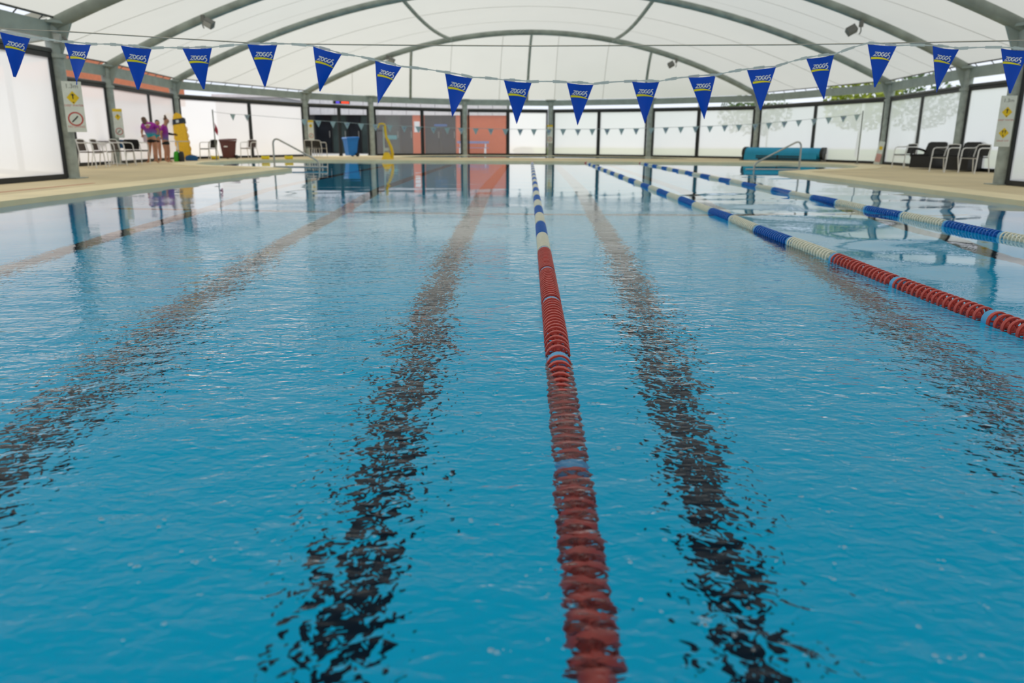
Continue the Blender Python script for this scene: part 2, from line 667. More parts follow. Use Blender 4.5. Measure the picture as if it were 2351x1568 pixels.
for k in range(5):
    S = (0, 1 / 3, 2 / 3, 1)
    for s0, s1 in zip(S, S[1:]):
        MB().grid([[bay_pt(k, -1 + 2 * i / 36, s0 + (s1 - s0) * j / 4) for j in range(5)] for i in range(37)]).build('membrane_panel', MEMB, ceil, True)
        if s1 < 1:
            MB().grid([[bay_pt(k, -1 + 2 * i / 36, s1 + e, -.01) for e in (-.0028, .0028)] for i in range(37)]).build('seam', SEAM, ceil)
TS = [-1, -.78, -.52, -.34, -.12, .12, .34, .52, .78, 1]
for t0, t1 in zip(TS, TS[1:]):
    MB().grid([[dome_pt(t0 + (t1 - t0) * i / 6, j / 14) for j in range(15)] for i in range(7)]).build('membrane_panel', MEMB, ceil, True)
    if t1 < 1 and abs(t1) != .52:
        MB().grid([[dome_pt(t1 + e, j / 14, -.012) for e in (-.0010, .0010)] for j in range(15)]).build('seam', SEAM, ceil)

# columns
COLUMNS = {}


def column(p, key, label, haunch=None, cap=True):
    root = thing('column', label, 'column', (p[0], p[1], DZ))
    root['kind'] = 'structure'
    MB().tube([(0, 0, 0), (0, 0, EAVE1 - DZ - .05)], .15, 18).build('post', GALV, root, True)
    if haunch:
        d = Vector(haunch).normalized()
        q = MB()
        a = [(-.12, 2.35), (.12, 2.35), (.42, 3.02), (.42, 3.12), (-.2, 3.02)]
        q.prism(a, -.03, .03)
        q.move(Matrix.Rotation(math.atan2(d.y, d.x), 4, 'Z'))
        q.build('haunch_plate', BEAM, root)
        MB().tube([(0, 0, 2.33), (0, 0, 2.40)], .19, 18).build('collar', GALV, root, True)
    if cap:
        MB().tube([(0, 0, EAVE1 - DZ - .03), (0, 0, EAVE1 - DZ + .02)], .30, 20).build('cap_plate', BEAM, root, True)
    MB().box((-.22, -.22, 0), (.22, .22, .02)).build('base_plate', GALV, root)
    COLUMNS[key] = root


column(CL[0], 'L1', 'nearest galvanised column on the left, by the people\'s deck, carrying a tall sign', (1, .0))
column(CL[1], 'L2', 'galvanised column behind the round cafe table, carrying a small sign', (1, 0))
column(CL[2], 'L3', 'galvanised column with the yellow rescue board leaning on it', (1, 0))
for q, nm in ((KL, 'galvanised column at the outward step of the left wall'), (KR, 'galvanised column at the outward step of the right wall')):
    column(q, nm, nm)
column(CL[3], 'L4', 'galvanised column beside the open doorway, carrying a pale sign', (1, 0))
column(CR[0], 'R1', 'nearest galvanised column on the right, carrying a sign with two yellow diamonds', (-1, 0))
column(CR[1], 'R2', 'galvanised column rising behind the black armchairs', (-1, 0))
column(CR[2], 'R3', 'galvanised column with a white board leaning at its foot', (-1, 0))
column(CR[3], 'R4', 'galvanised column standing behind the blue pool cover roller', (-1, 0))
column(FAR[0], 'F1', 'far column at the right of the open doorway, behind the yellow hoist')
column(FAR[1], 'F2', 'far column in front of the orange brick wall')
column(FAR[2], 'F3', 'far column with a small yellow topped sign')
column(FAR[3], 'F4', 'far plain column between two bright window bays')
for q, nm in ((NEARL[1], 'left-hand column beside the viewer'), (NEARR[1], 'right-hand column beside the viewer'), (NEARL[0], 'left-hand column behind the viewer'), (NEARR[0], 'right-hand column behind the viewer')):
    column(q, nm, nm)

# eave beams with the membrane lacing
PATH = [NEARL[0], NEARL[1], CL[0], KL] + CL[1:] + FAR + CR[:0:-1] + [KR, CR[0], NEARR[1], NEARR[0]]
rod_me = MB().tube([(0, 0, 0), (.10, 0, .09)], .012, 6).mesh('lacing_rod', DKGREY)
bnames = ['beside the viewer on the left', 'along the near left windows', 'stepping outwards behind the first left column', 'along the left wall before the cafe table', 'above the people and cafe chairs', 'above the red bin', 'above the open doorway',
          'above the yellow hoist', 'above the brick wall', 'left of the plain far column', 'above the bright far windows', 'above the blue cover roller', 'above the black armchairs', 'along the right wall before the armchairs', 'stepping outwards behind the right sign column',
          'along the near right windows', 'beside the viewer on the right']
for i, (a, b) in enumerate(zip(PATH, PATH[1:])):
    o = thing('eave_beam', 'grey-green steel eave beam ' + bnames[min(i, len(bnames) - 1)], 'beam')
    o['kind'] = 'structure'
    MB().obox(a, b, .12, EAVE0, EAVE1).build('beam', BEAM, o)
    A, B = Vector((*a, 0)), Vector((*b, 0))
    L = (B - A).length
    if i < 6 or i > 10:
        inw = Vector((-(B - A).y, (B - A).x, 0)).normalized() * -1
        nn = int(L / .75)
        for j in range(nn):
            p = A.lerp(B, (j + .5) / nn)
            r = link('lacing_rod', rod_me, o, (p.x, p.y, EAVE1))
            r.rotation_euler = (0, 0, math.atan2(inw.y, inw.x))
        MB().tube([(A + inw * .1) + Vector((0, 0, EAVE1 + .09)), (B + inw * .1) + Vector((0, 0, EAVE1 + .09))], .022, 6).build('edge_cable', DKGREY, o)

# ------------------------------------------------------------------ windows
WN = [0]
TOPZ = 2.38


def window(a, b, pane, label, top=True, bottom=True):
    WN[0] += 1
    o = bpy.data.objects.new('window_%d' % WN[0], None)
    COL.objects.link(o)
    struct(o, label, 'window')
    a, b = Vector(a), Vector(b)
    d = (b - a).normalized()
    a2, b2 = a + d * .05, b - d * .05
    MB().obox(a, a + d * .09, .06, DZ, TOPZ + .08).build('stile', BLACK, o)
    MB().obox(b - d * .09, b, .06, DZ, TOPZ + .08).build('stile', BLACK, o)
    MB().obox(a, b, .07, TOPZ, TOPZ + .09).build('top_rail', BLACK, o)
    MB().tube([(*a, TOPZ + .14), (*b, TOPZ + .14)], .05, 8).build('head_tube', DKGREY, o, True)
    if bottom:
        MB().obox(a, b, .07, DZ, DZ + .10).build('bottom_rail', BLACK, o)
    if pane:
        p = MB()
        p.add([(*a2, DZ + .08), (*b2, DZ + .08), (*b2, TOPZ + .02), (*a2, TOPZ + .02)], [(0, 1, 2, 3)])
        p.build('pane', pane, o)
    return o


def bay(a, b, split, panes, labels, **kw):
    """window units between two columns; split = fraction(s) where mullions stand"""
    A, B = Vector(a), Vector(b)
    d = (B - A).normalized()
    A, B = A + d * .17, B - d * .17
    S = [0] + list(split) + [1]
    for i in range(len(S) - 1):
        window(A.lerp(B, S[i]), A.lerp(B, S[i + 1]), panes[i], labels[i], **kw)


P1, PC = PANE, PANE_C
bay(NEARL[0], NEARL[1], (.5,), (P1, P1), ('milky window behind the viewer on the left, far half', 'milky window behind the viewer on the left, near half'))
bay(NEARL[1], CL[0], (.36, .7), (P1, P1, P1), ('milky left window nearest the viewer', 'milky left window second from the viewer', 'big milky window at the left edge, before the first column'))
bay(CL[0], KL, (.5,), (P1, P1), ('milky window stepping out behind the first left column, near half', 'milky window stepping out behind the first left column, far half'))
bay(KL, CL[1], (.33, .66), (P1, P1, P1), ('milky left window hidden behind the near wall', 'milky left window just behind the first left column', 'milky window behind the brown cafe chairs'))
bay(CL[1], CL[2], (.55,), (P1, P1), ('milky window left of the two people', 'milky window behind the two people'))
bay(CL[2], CL[3], (.52,), (P1, P1), ('milky window behind the dark red bin', 'milky window with a soft grey shadow, left of the doorway'))
bay(CL[3], FAR[0], (.5,), (None, None), ('open doorway bay on the left, black framed', 'open doorway bay on the right, behind the blue bin'), bottom=False)
bay(FAR[0], FAR[1], (.53,), (PC, PC), ('clear window showing dark glass doors, behind the yellow hoist', 'clear window showing an orange pier and glass doors'))
bay(FAR[1], FAR[2], (.5,), (PC, P1), ('clear window showing the orange wall and blue bench', 'bright window with a green bush beyond'))
bay(FAR[2], FAR[3], (.5,), (P1, P1), ('bright far window right of the yellow topped sign', 'bright far window left of the plain far column'))
bay(FAR[3], CR[3], (.47,), (P1, P1), ('bright far window right of the plain far column', 'bright far window left of the blue cover roller'))
bay(CR[3], CR[2], (.5,), (P1, P1), ('milky window directly above the blue cover roller', 'milky window behind the thin right-hand flag pole'))
bay(CR[2], CR[1], (.5,), (P1, P1), ('milky window left of the black armchairs', 'milky window behind the left black armchair'))
bay(CR[1], KR, (.42,), (P1, P1), ('milky window behind the right black armchair', 'milky window just beyond the right sign column'))
bay(KR, CR[0], (.5,), (P1, P1), ('milky window stepping in behind the right sign column, far half', 'milky window stepping in behind the right sign column, near half'))
bay(CR[0], NEARR[1], (.3, .64), (P1, P1, P1), ('milky window at the right edge, before the sign column', 'milky right window second from the viewer', 'milky right window nearest the viewer'))
bay(NEARR[1], NEARR[0], (.5,), (P1, P1), ('milky window behind the viewer on the right, near half', 'milky window behind the viewer on the right, far half'))
o = MB().box((-9.4, -7.2, DZ), (9.5, -7.05, 5.2)).build('wall_back', mat('pale back wall', (.7, .7, .68), .8))
struct(o, 'pale plain wall behind the viewer')

# ------------------------------------------------------------------ outside
ground = MB().slab([(-90, -60), (90, -60), (90, 130), (-90, 130)], -3.2, -3.1)
gme = filled('ground', [[(-90, -60), (90, -60), (90, 130), (-90, 130)], offset_poly(OUTER, -.05)], .02, .05)
gm = mat('pale paving', (.60, .58, .54), .9, 0, .1, .3)
gme.materials.append(gm)
struct(link('ground', gme), 'pale paving outside the windows')
LAWN = mat('lawn', (.30, .40, .12), .9, 0, .25, .8)
lw = MB()
lw.slab([(-.6, 47), (14, 44), (16, 33), (17, 15), (60, 15), (60, 100), (-.6, 100)], .02, .035)
struct(lw.build('lawn', LAWN), 'pale green lawn outside the far right windows', 'lawn')

# ------------------------------------------------------------------ lane ropes
def disc_bm(seg=18, hub=True):
    q = MB()
    ro, ri, w = .055, .046, .0105
    vs, fs = [], []
    for k in range(seg):
        t = 2 * math.pi * k / seg
        c, s = math.cos(t), math.sin(t)
        for r, y in ((ro * .97, -w), (ro, 0), (ro * .97, w), (ri, w), (ri, -w)):
            vs.append((r * c, y, r * s))
    for k in range(seg):
        a, b = k * 5, ((k + 1) % seg) * 5
        for j in range(5):
            fs.append((a + j, a + (j + 1) % 5, b + (j + 1) % 5, b + j))
    q.add(vs, fs)
    if hub:
        q.tube([(0, -.03, 0), (0, .03, 0)], .017, 8)
        for k in range(3):
            t = math.pi * k / 3 + .3
            m = MB().box((-ri - .002, -.008, -.004), (ri + .002, .008, .004)).move(Matrix.Rotation(t, 4, 'Y'))
            q.add(m.v, m.f)
    return q


DISC = {c: disc_bm().mesh('float_disc', m, True) for c, m in (('r', RED_F), ('w', WHT_F), ('b', BLU_F))}
col_me = MB().tube([(0, -.036, 0), (0, -.03, 0), (0, .03, 0), (0, .036, 0)], [.044, .05, .05, .044], 18).mesh('collar', COL_F, True)
ring12 = disc_bm(12, False)


def rope(X, y_red, near_y, zfun, y_first, label, split_y, near_red_from=None):
    """float line at X; red from the near end to y_red, then 1 m white and blue runs, red again at the far wall"""
    root = thing('lane_rope', label, 'lane rope', (X, 0, 0), 0, 'lane ropes floating in the pool')
    far_red = 30.4
    pts = [(0, y, zfun(y)) for y in np.arange(.36, 31.9, .4)] + [(0, 31.85, .01)]
    MB().tube(pts, .008, 6).build('cable', STEEL, root)
    y = y_red
    k0 = int(math.floor((near_y - y_red) / 1.0))
    for k in range(k0, 40):
        a, b = y_red + k, y_red + k + 1
        if a > 31.4:
            break
        col = 'r' if k < 0 or a > far_red else ('w' if k % 2 == 0 else 'b')
        if a > near_y:
            link('collar', col_me, root, (0, a, zfun(a)))
        n = 16
        sec = MB()
        for j in range(n):
            yy = a + .06 + (j + .5) * (.94 / n)
            if yy < near_y or yy > 31.7:
                continue
            tilt = random.uniform(-.05, .05)
            if yy < split_y:
                d = link('float_disc', DISC[col], root, (0, yy, zfun(yy)))
                d.rotation_euler = (math.atan2(zfun(yy + .05) - zfun(yy - .05), .1) + tilt, random.uniform(0, 6), random.uniform(-.05, .05))
            else:
                o = Vector((0, yy, zfun(yy)))
                sec.add([Vector(v) * 1.0 + o for v in ring12.v], ring12.f)
        if sec.v:
            s_ = sec.build('float_run', {'r': RED_F, 'w': WHT_F, 'b': BLU_F}[col], root)
            s_['kind'] = 'stuff'
    return root


def z1(y):
    return float(np.interp(y, [.3, 1.2, 2.0, 2.75, 3.3, 40], [-.17, -.12, -.085, -.045, .008, .012]))


def z0(y):
    return .012 + .004 * math.sin(y * 2.3)


r1 = rope(.13, 5.99, 1.14, z1, 0, 'middle lane rope, red floats sinking under water towards the viewer', 10.0)
MB().tube([(0, 1.17, -.121), (0, 1.13, -.122), (0, 1.06, -.125), (0, .6, -.15)], [.036, .030, .027, .026], 14).build('end_sleeve', RED_F, r1, True)
rope(2.30, 5.72, 2.6, z0, 0, 'right lane rope with long red end, between the other two', 10.8)
rope(4.48, 6.32, 4.0, z0, 0, 'outermost lane rope on the right, blue and white in view', 12.4)

# ------------------------------------------------------------------ pennants
PENNANTS = [
(-4.315,1.694,-4.094,1.652,-4.278,1.343),(-3.829,1.619,-3.593,1.600,-3.753,1.284),(-3.335,1.594,-3.100,1.571,-3.254,1.248),(-2.830,1.572,-2.600,1.579,-2.700,1.254),
(-2.293,1.604,-2.061,1.608,-2.190,1.277),(-1.762,1.592,-1.537,1.533,-1.733,1.241),(-1.268,1.487,-1.048,1.437,-1.253,1.143),(-0.696,1.395,-0.468,1.355,-0.640,1.043),
(-0.211,1.336,0.018,1.323,-0.105,0.990),(0.303,1.321,0.523,1.308,0.401,0.982),(0.832,1.330,1.058,1.331,0.958,0.995),(1.290,1.365,1.511,1.380,1.443,1.036),
(1.767,1.428,1.990,1.448,1.893,1.110),(2.232,1.516,2.448,1.543,2.405,1.198),(2.712,1.629,2.936,1.610,2.799,1.291),(3.216,1.611,3.440,1.589,3.312,1.256),(3.776,1.600,4.000,1.581,3.894,1.248)]
FY = 6.6


def ribbon(poly, w):
    """flat stroke along a polyline (x,z) -> (verts, faces)"""
    P = [Vector(p) for p in poly]
    vs, fs = [], []
    for i, p in enumerate(P):
        t1 = (P[i] - P[i - 1]).normalized() if i else None
        t2 = (P[i + 1] - P[i]).normalized() if i < len(P) - 1 else None
        t = ((t1 or t2) + (t2 or t1))
        t = t.normalized() if t.length > 1e-4 else t1
        nrm = Vector((-t.y, t.x))
        ww = w(i / (len(P) - 1)) if callable(w) else w
        sc = min(1.8, 1 / max(.4, nrm.dot(Vector((-(t2 or t1).y, (t2 or t1).x)))))
        vs += [p + nrm * ww / 2 * sc, p - nrm * ww / 2 * sc]
    for i in range(len(P) - 1):
        fs.append((2 * i, 2 * i + 1, 2 * i + 3, 2 * i + 2))
    return vs, fs


def earc(cx, cz, rx, rz, a0, a1, n=14):
    return [(cx + rx * math.cos(math.radians(a0 + (a1 - a0) * i / n)), cz + rz * math.sin(math.radians(a0 + (a1 - a0) * i / n))) for i in range(n + 1)]


# word drawn as brush strokes: letters about one unit tall, leaning
STROKES = [
    ([(.12, .95), (.85, .95), (.02, .05), (.80, .05)], .23),
    (earc(1.28, .5, .33, .44, 0, 360, 22), .225),
    (earc(2.16, .48, .36, .45, 50, 345, 18) + [(2.52, .42), (2.26, .42)], .225),
    (earc(3.02, .46, .36, .45, 50, 345, 18) + [(3.38, .40), (3.12, .40)], .225),
    (earc(3.86, .70, .30, .30, 60, 250, 12) + earc(3.74, -.02, .36, .42, 70, -110, 14), .225),
]
TEXT_W = 4.25


def word_mesh():
    q = MB()
    for k, (pl, w) in enumerate(STROKES):
        pl = [(x + .16 * z, z) for x, z in pl]
        vs, fs = ribbon(pl, w)
        q.add([(v.x / TEXT_W - .5, -.0002 * k, v.y / TEXT_W) for v in vs], fs)
    return q


def swoosh_mesh():
    q = MB()
    pl = [(-.6 + 1.12 * t, -.145 + .05 * math.sin(t * 2.6) - .10 * t * t) for t in [i / 16 for i in range(17)]]
    vs, fs = ribbon(pl, lambda t: .135 * (1 - .75 * t ** 2.2))
    q.add([(v.x, 0, v.y) for v in vs], fs)
    return q


WORD, SWOOSH = word_mesh(), swoosh_mesh()
line = thing('pennant_line', 'near line of big blue pennants with white lettering, strung across the pool', 'bunting', (0, FY, 0))
tops = []
for i, (x0, zz0, x1, zz1, xt, zt) in enumerate(PENNANTS):
    A, B, T = Vector((x0, zz0)), Vector((x1, zz1)), Vector((xt, zt))
    ph = random.uniform(0, 6)
    N = 8

    def fp(u, v, off=0.):
        """u along the top edge 0..1, v down 0..1 -> local point, the cloth gently curled"""
        top = A.lerp(B, u) + Vector((0, -.006 * math.sin(math.pi * u)))
        p = top.lerp(T, v)
        return (p.x, -.02 * math.sin(u * 3 + ph) * (1 - v * .3) - .012 * math.sin(v * 3 + ph) + off, p.y)
    fl = MB().grid([[fp(j / 4, min(i_ / N, .985)) for j in range(5)] for i_ in range(N + 1)])
    b = MB().grid([[fp(j / 4, min(i_ / N, .985), .002) for j in range(4, -1, -1)] for i_ in range(N + 1)])
    fl.add(b.v, b.f)
    f = fl.build('pennant', BLUE_F, line, True)
    # print: placed in the flag's own frame so that it follows the cloth
    ux = (B - A)
    L = ux.length
    ux.normalize()
    uz = Vector((-ux.y, ux.x))
    C = A.lerp(B, .525) - uz * L * .39

    def onflag(p, sc, off):
        q = C + ux * p[0] * sc + uz * p[2] * sc
        # recover (u,v) on the flag
        Mx = Matrix(((T - A).to_tuple(), (B - A).to_tuple())).transposed()
        s_, r_ = Mx.inverted() @ (q - A)
        v = s_
        u = r_ / max(.05, 1 - v)
        return (q.x, fp(u, v)[1] + off, q.y)
    sc = L * .56
    for msh, nm, mt, off in ((WORD, 'lettering', WHITE_P, -.0035), (SWOOSH, 'swoosh', YEL_P, -.003)):
        MB().add([onflag(p, sc, off + p[1]) for p in msh.v], msh.f).build(nm, mt, f)
    tops += [(x0, zz0), (x1, zz1)]
tape = [(-9.3, 1.95)] + tops + [(9.4, 1.95)]
tp = []
for (a, b) in zip(tape, tape[1:]):
    for j in range(5):
        t = j / 5
        tp.append((a[0] + (b[0] - a[0]) * t, .004 * math.sin(a[0] * 7 + t * 3), a[1] + (b[1] - a[1]) * t + .004 * math.sin(math.pi * t)))
tp.append((tape[-1][0], 0, tape[-1][1]))
rb = MB()
for i in range(len(tp) - 1):
    a, b = Vector(tp[i]), Vector(tp[i + 1])
    hw = .009 + .004 * math.sin(i * 1.7)
    rb.add([a + Vector((0, .001, hw + .004)), a + Vector((0, .001, -hw + .006)), b + Vector((0, .001, -hw + .006)), b + Vector((0, .001, hw + .004))], [(0, 1, 2, 3)])
rb.build('ribbon', WHITE_R, line)
WIRE = [(-9.3, 2.05), (-4.427, 1.74), (-3.841, 1.718), (-2.966, 1.67), (-2.238, 1.631), (-1.1, 1.622), (0.0, 1.619), (2.087, 1.635), (2.795, 1.647), (4.028, 1.674), (9.4, 1.98)]
o = MB().tube([(x, 6.75, z) for x, z in WIRE], .0055, 6).build('support_rope', mat('pale rope', (.50, .46, .38), .8))
tag(o, 'thin pale rope stretched above the near blue pennants', 'rope')

FARFLAGS = [(-11.24, 1.77), (-10.7, 1.75), (-8.53, 1.59), (-7.99, 1.55), (-7.44, 1.52), (-6.9, 1.49), (-6.37, 1.45), (-5.82, 1.42), (-5.28, 1.4), (-4.73, 1.37), (-4.19, 1.35), (-3.62, 1.33), (-3.1, 1.32), (-2.57, 1.31), (-2.02, 1.3), (-1.45, 1.29), (-0.9, 1.28), (-0.34, 1.28), (0.18, 1.28), (0.74, 1.28), (1.28, 1.29), (1.84, 1.29), (2.38, 1.3), (2.94, 1.31), (3.48, 1.32), (4.03, 1.33), (4.59, 1.35), (5.14, 1.37), (5.7, 1.39), (6.25, 1.41), (6.79, 1.43), (7.34, 1.46), (7.87, 1.48), (8.47, 1.51), (8.98, 1.56), (9.55, 1.61), (10.08, 1.66), (10.64, 1.71), (11.18, 1.76), (11.72, 1.82), (12.21, 1.87)]
far = thing('pennant_line', 'far line of small pale grey pennants strung between two poles', 'bunting', (0, 30, 0))
PALE = mat('pale grey pennant', (.36, .46, .45), .6)
MAUVE = mat('faded print', (.24, .24, .36), .6)
pen_me = MB().prism([(-.115, 0), (.115, 0), (0, -.24)], -.002, .002).mesh('pennant', PALE)
mark_me = MB().prism([(-.035, -.05), (.045, -.045), (.03, -.10), (-.03, -.11)], -.004, -.003).mesh('print', MAUVE)
for i, (x, z) in enumerate(FARFLAGS):
    f = link('pennant', pen_me, far, (x, 0, z), random.uniform(-.35, .35))
    if i % 2:
        link('print', mark_me, f)
MB().tube([(-12.0, 0, 1.86)] + [(x, 0, z + .003) for x, z in FARFLAGS] + [(12.42, 0, 1.90)], .008, 6).build('string', mat('grey string', (.45, .47, .44), .8), far)


def pole(x, y, h, label):
    root = thing('flag_pole', label, 'pole', (x, y, DZ))
    MB().tube([(0, 0, 0), (0, 0, h)], .022, 10).build('shaft', mat('pole grey', (.22, .22, .19), .5), root, True)
    MB().tube([(0, 0, 0), (0, 0, .03)], .09, 14).build('foot', STEEL, root, True)
    return root


p = pole(-12.0, 30.0, 1.88, 'thin grey pole with a small red and white flag, left end of the far pennants')
MB().grid([[(.02 + .11 * u + .02 * math.sin(v * 4), .02 * math.sin(u * 5 + v * 2), 1.42 - .30 * v - .2 * u) for u in (0, .5, 1)] for v in (0, .25, .5, .75, 1)]).build('red_flag', mat('red flag cloth', (.42, .04, .07), .8), p)
MB().grid([[(-.03 + .03 * u, .02 * math.sin(u * 5 + v * 2), 1.40 - .42 * v) for u in (0, .5, 1)] for v in (0, .5, 1)]).build('white_flag', mat('white flag cloth', (.6, .52, .5), .8), p)
pole(12.42, 30.0, 1.95, 'thin bare pole at the right end of the far pennants')

# ------------------------------------------------------------------ signs
def text_mesh(txt, size):
    cu = bpy.data.curves.new('txt', 'FONT')
    cu.body = txt
    cu.size = size
    cu.align_x = 'CENTER'
    cu.align_y = 'CENTER'
    cu.resolution_u = 3
    t = bpy.data.objects.new('tmp', cu)
    me = bpy.data.meshes.new_from_object(t)
    bpy.data.objects.remove(t)
    bpy.data.curves.remove(cu)
    me.transform(Matrix.Rotation(math.pi / 2, 4, 'X'))
    return me


def put_text(txt, size, z, mt, parent, x=0., y=-.0125, name='lettering'):
    me = text_mesh(txt, size)
    me.materials.append(mt)
    return link(name, me, parent, (x, y, z))


def figure(q, x, z, s):
    """little standing swimmer pictogram"""
    q.prism([(x + s * .10 * math.cos(a), z + s * (.42 + .1 * math.sin(a))) for a in [i * math.pi / 4 for i in range(8)]], -.013, -.012)
    q.prism([(x - s * .3, z + s * .28), (x - s * .26, z + s * .36), (x + s * .26, z + s * .36), (x + s * .3, z + s * .28), (x + s * .1, z + s * .2), (x + s * .07, z - s * .35), (x - s * .07, z - s * .35), (x - s * .1, z + s * .2)], -.013, -.012)


def sign(loc, rz, w, h, label, top, rows, header=False):
    root = thing('safety_sign', label, 'sign', loc, rz, 'pool safety signs on the columns')
    MB().box((-w / 2, -.012, 0), (w / 2, 0, h)).build('board', SIGN_W, root)
    if header:
        MB().box((-w / 2, -.0135, h * .9), (w / 2, -.012, h)).build('header_band', SIGN_Y, root)
    elif top:
        put_text(top, w * .34, h * .905, mat('sign grey', (.12, .13, .12), .6), root)
    for kind, z, txt in rows:
        zc = z * h
        if kind in ('warn', 'warn2'):
            d = w * .33
            dd = MB().prism([(-d, zc), (0, zc - d * 1.15), (d, zc), (0, zc + d * 1.15)], -.0135, -.012).build('warning_diamond', SIGN_Y, root)
            q = MB()
            if kind == 'warn':
                figure(q, 0, zc + d * .15, d * 1.1)
                q.prism([(-d * .18, zc - d * .72), (d * .18, zc - d * .72), (0, zc - d * .95)], -.0145, -.0135)
            else:
                figure(q, -d * .25, zc + d * .2, d * .8)
                figure(q, d * .25, zc + d * .25, d * .8)
                q.prism([(-d * .25, zc - d * .35), (-d * .05, zc - d * .35), (d * .05, zc - d * .85), (-d * .1, zc - d * .8)], -.0145, -.0135)
            q.move(Matrix.Translation((0, -.0015, 0)))
            q.build('pictogram', SIGN_K, dd)
        if kind == 'no':
            d = w * .36
            vs, fs = ribbon(earc(0, zc, d, d, 0, 360, 28), d * .22)
            c = MB().add([(v.x, -.0135, v.y) for v in vs], fs).build('prohibition_ring', SIGN_R, root)
            q = MB()
            vs, fs = ribbon([(-d * .55, zc - d * .5), (d * .1, zc + d * .15), (d * .35, zc + d * .45)], d * .2)
            q.add([(v.x, -.0135, v.y) for v in vs], fs)
            q.build('pictogram', SIGN_K, c)
        if txt:
            put_text(txt, w * .165, (z - .155) * h, SIGN_R, root)
    return root


sign((-9.02, 15.66, .98), math.radians(28), .34, .96, 'tall white sign with one yellow diamond and a red ring, on the nearest left column', '1.3m', [('warn', .68, 'DEEP WATER'), ('no', .26, 'NO DIVING')])
sign((-12.93, 24.78, .88), math.radians(20), .27, .88, 'small white sign with a yellow header, behind the cafe table', '', [('warn', .72, ''), ('no', .22, '')], True)
sign((-10.58, 38.28, .84), math.radians(8), .27, .92, 'faint white sign with a yellow header, left of the open doorway', '', [('warn', .72, ''), ('no', .22, '')], True)
sign((1.16, 44.48, .74), 0, .32, .98, 'far white sign with a yellow header, on the middle far column', '', [('warn', .72, ''), ('no', .22, '')], True)
sign((9.22, 15.62, .80), math.radians(-16), .27, .95, 'tall white sign with two yellow diamonds, on the nearest right column', '1.3m', [('warn', .68, 'DEEP WATER'), ('warn2', .27, 'DROP OFF')])

# ------------------------------------------------------------------ lights on the arches, cables, led sign
LAMP = mat('lamp housing', (.16, .16, .145), .5, .2)
LENS = mat('lamp glass', (.35, .35, .32), .2)


def flood(p, rz, label):
    root = thing('floodlight', label, 'floodlight', p, rz, 'floodlights on the roof arches')
    MB().box((-.05, -.05, -.06), (.05, .05, .12)).build('bracket', LAMP, root)
    b = MB().box((-.14, -.10, -.10), (.14, .10, .10)).move(Matrix.Translation((.22, -.12, -.13)) @ Matrix.Rotation(.5, 4, 'Y') @ Matrix.Rotation(.5, 4, 'X')).build('housing', LAMP, root)
    MB().box((-.12, -.115, -.08), (.12, -.10, .08)).move(Matrix.Translation((.22, -.12, -.13)) @ Matrix.Rotation(.5, 4, 'Y') @ Matrix.Rotation(.5, 4, 'X')).build('lens', LENS, b)
    MB().tube([(0, 0, -.05), (-.02, -.02, -.18), (.02, -.02, -.26)], .018, 6).build('clamp', LAMP, root)


flood((-9.9, 24.65, 4.36), 0, 'grey floodlight on the second arch, left side')
flood((9.75, 24.4, 4.22), math.pi, 'grey floodlight on the second arch, right side')
flood((-6.75, 38.3, 4.62), 0, 'small floodlight on the farthest arch, left side')
flood((6.9, 38.4, 4.52), math.pi, 'small floodlight on the farthest arch, right side')
o = thing('cable_box', 'pale junction box with a grey cable, high on the nearest left column', 'junction box', (-9.2, 15.72, 2.72))
MB().box((-.06, -.05, -.06), (.06, .03, .10)).build('box', mat('box grey', (.42, .44, .42), .5), o)
MB().tube([(0, 0, .10), (-.2, -.03, .18), (-.5, -.03, .32), (-.75, -.03, .30)], .014, 6).build('cable', mat('grey cable', (.30, .31, .29), .6), o)
MB().tube([(.12, 0, .05), (.18, -.02, -.02), (.2, -.02, -.12)], .03, 8).build('gland', LAMP, o)
led = thing('display_sign', 'small lit sign, blue and red, above the open doorway', 'display', (-9.4, 39.85, 2.66), .55)
MB().box((-.42, -.05, -.07), (.42, .05, .07)).build('case', BLACK, led)
em = []
for nm, c, st in (('red', (1, .08, .03), 1.2), ('blue', (.12, .08, .9), .7)):
    mt = bpy.data.materials.new('led ' + nm)
    mt.use_nodes = True
    b_ = mt.node_tree.nodes['Principled BSDF']
    b_.inputs['Base Color'].default_value = (*c, 1)
    b_.inputs['Emission Color'].default_value = (*c, 1)
    b_.inputs['Emission Strength'].default_value = st
    em.append(mt)
for k in range(4):
    MB().box((-.02 + .1 * k, -.056, -.045), (.06 + .1 * k, -.05, .045)).build('red_light', em[0], led)
MB().box((-.30, -.056, -.045), (-.12, -.05, .045)).build('blue_light', em[1], led)

# ------------------------------------------------------------------ handrails
def handrail(loc, sx, label):
    root = thing('handrail', label, 'handrail', loc)
    pts = [(0, 0, -.1), (0, 0, .66)] + [(sx * x, 0, z) for x, z in ((.012, .72), (.05, .775), (.11, .79), (.17, .775))] + [(sx * 1.18, 0, .24), (sx * 1.27, 0, .18), (sx * 1.31, 0, .10), (sx * 1.32, 0, -.3)]
    MB().tube(pts, .026, 10).build('rail', STEEL, root, True)
    MB().tube([(-sx * .03, 0, .0), (sx * 1.55, 0, .0)], .028, 8).build('foot_bar', STEEL, root, True)


handrail((-7.45, 22.85, DZ + .02), 1, 'stainless handrail at the left steps of the pool')
handrail((7.95, 23.25, DZ + .02), -1, 'stainless handrail in front of the blue cover roller')

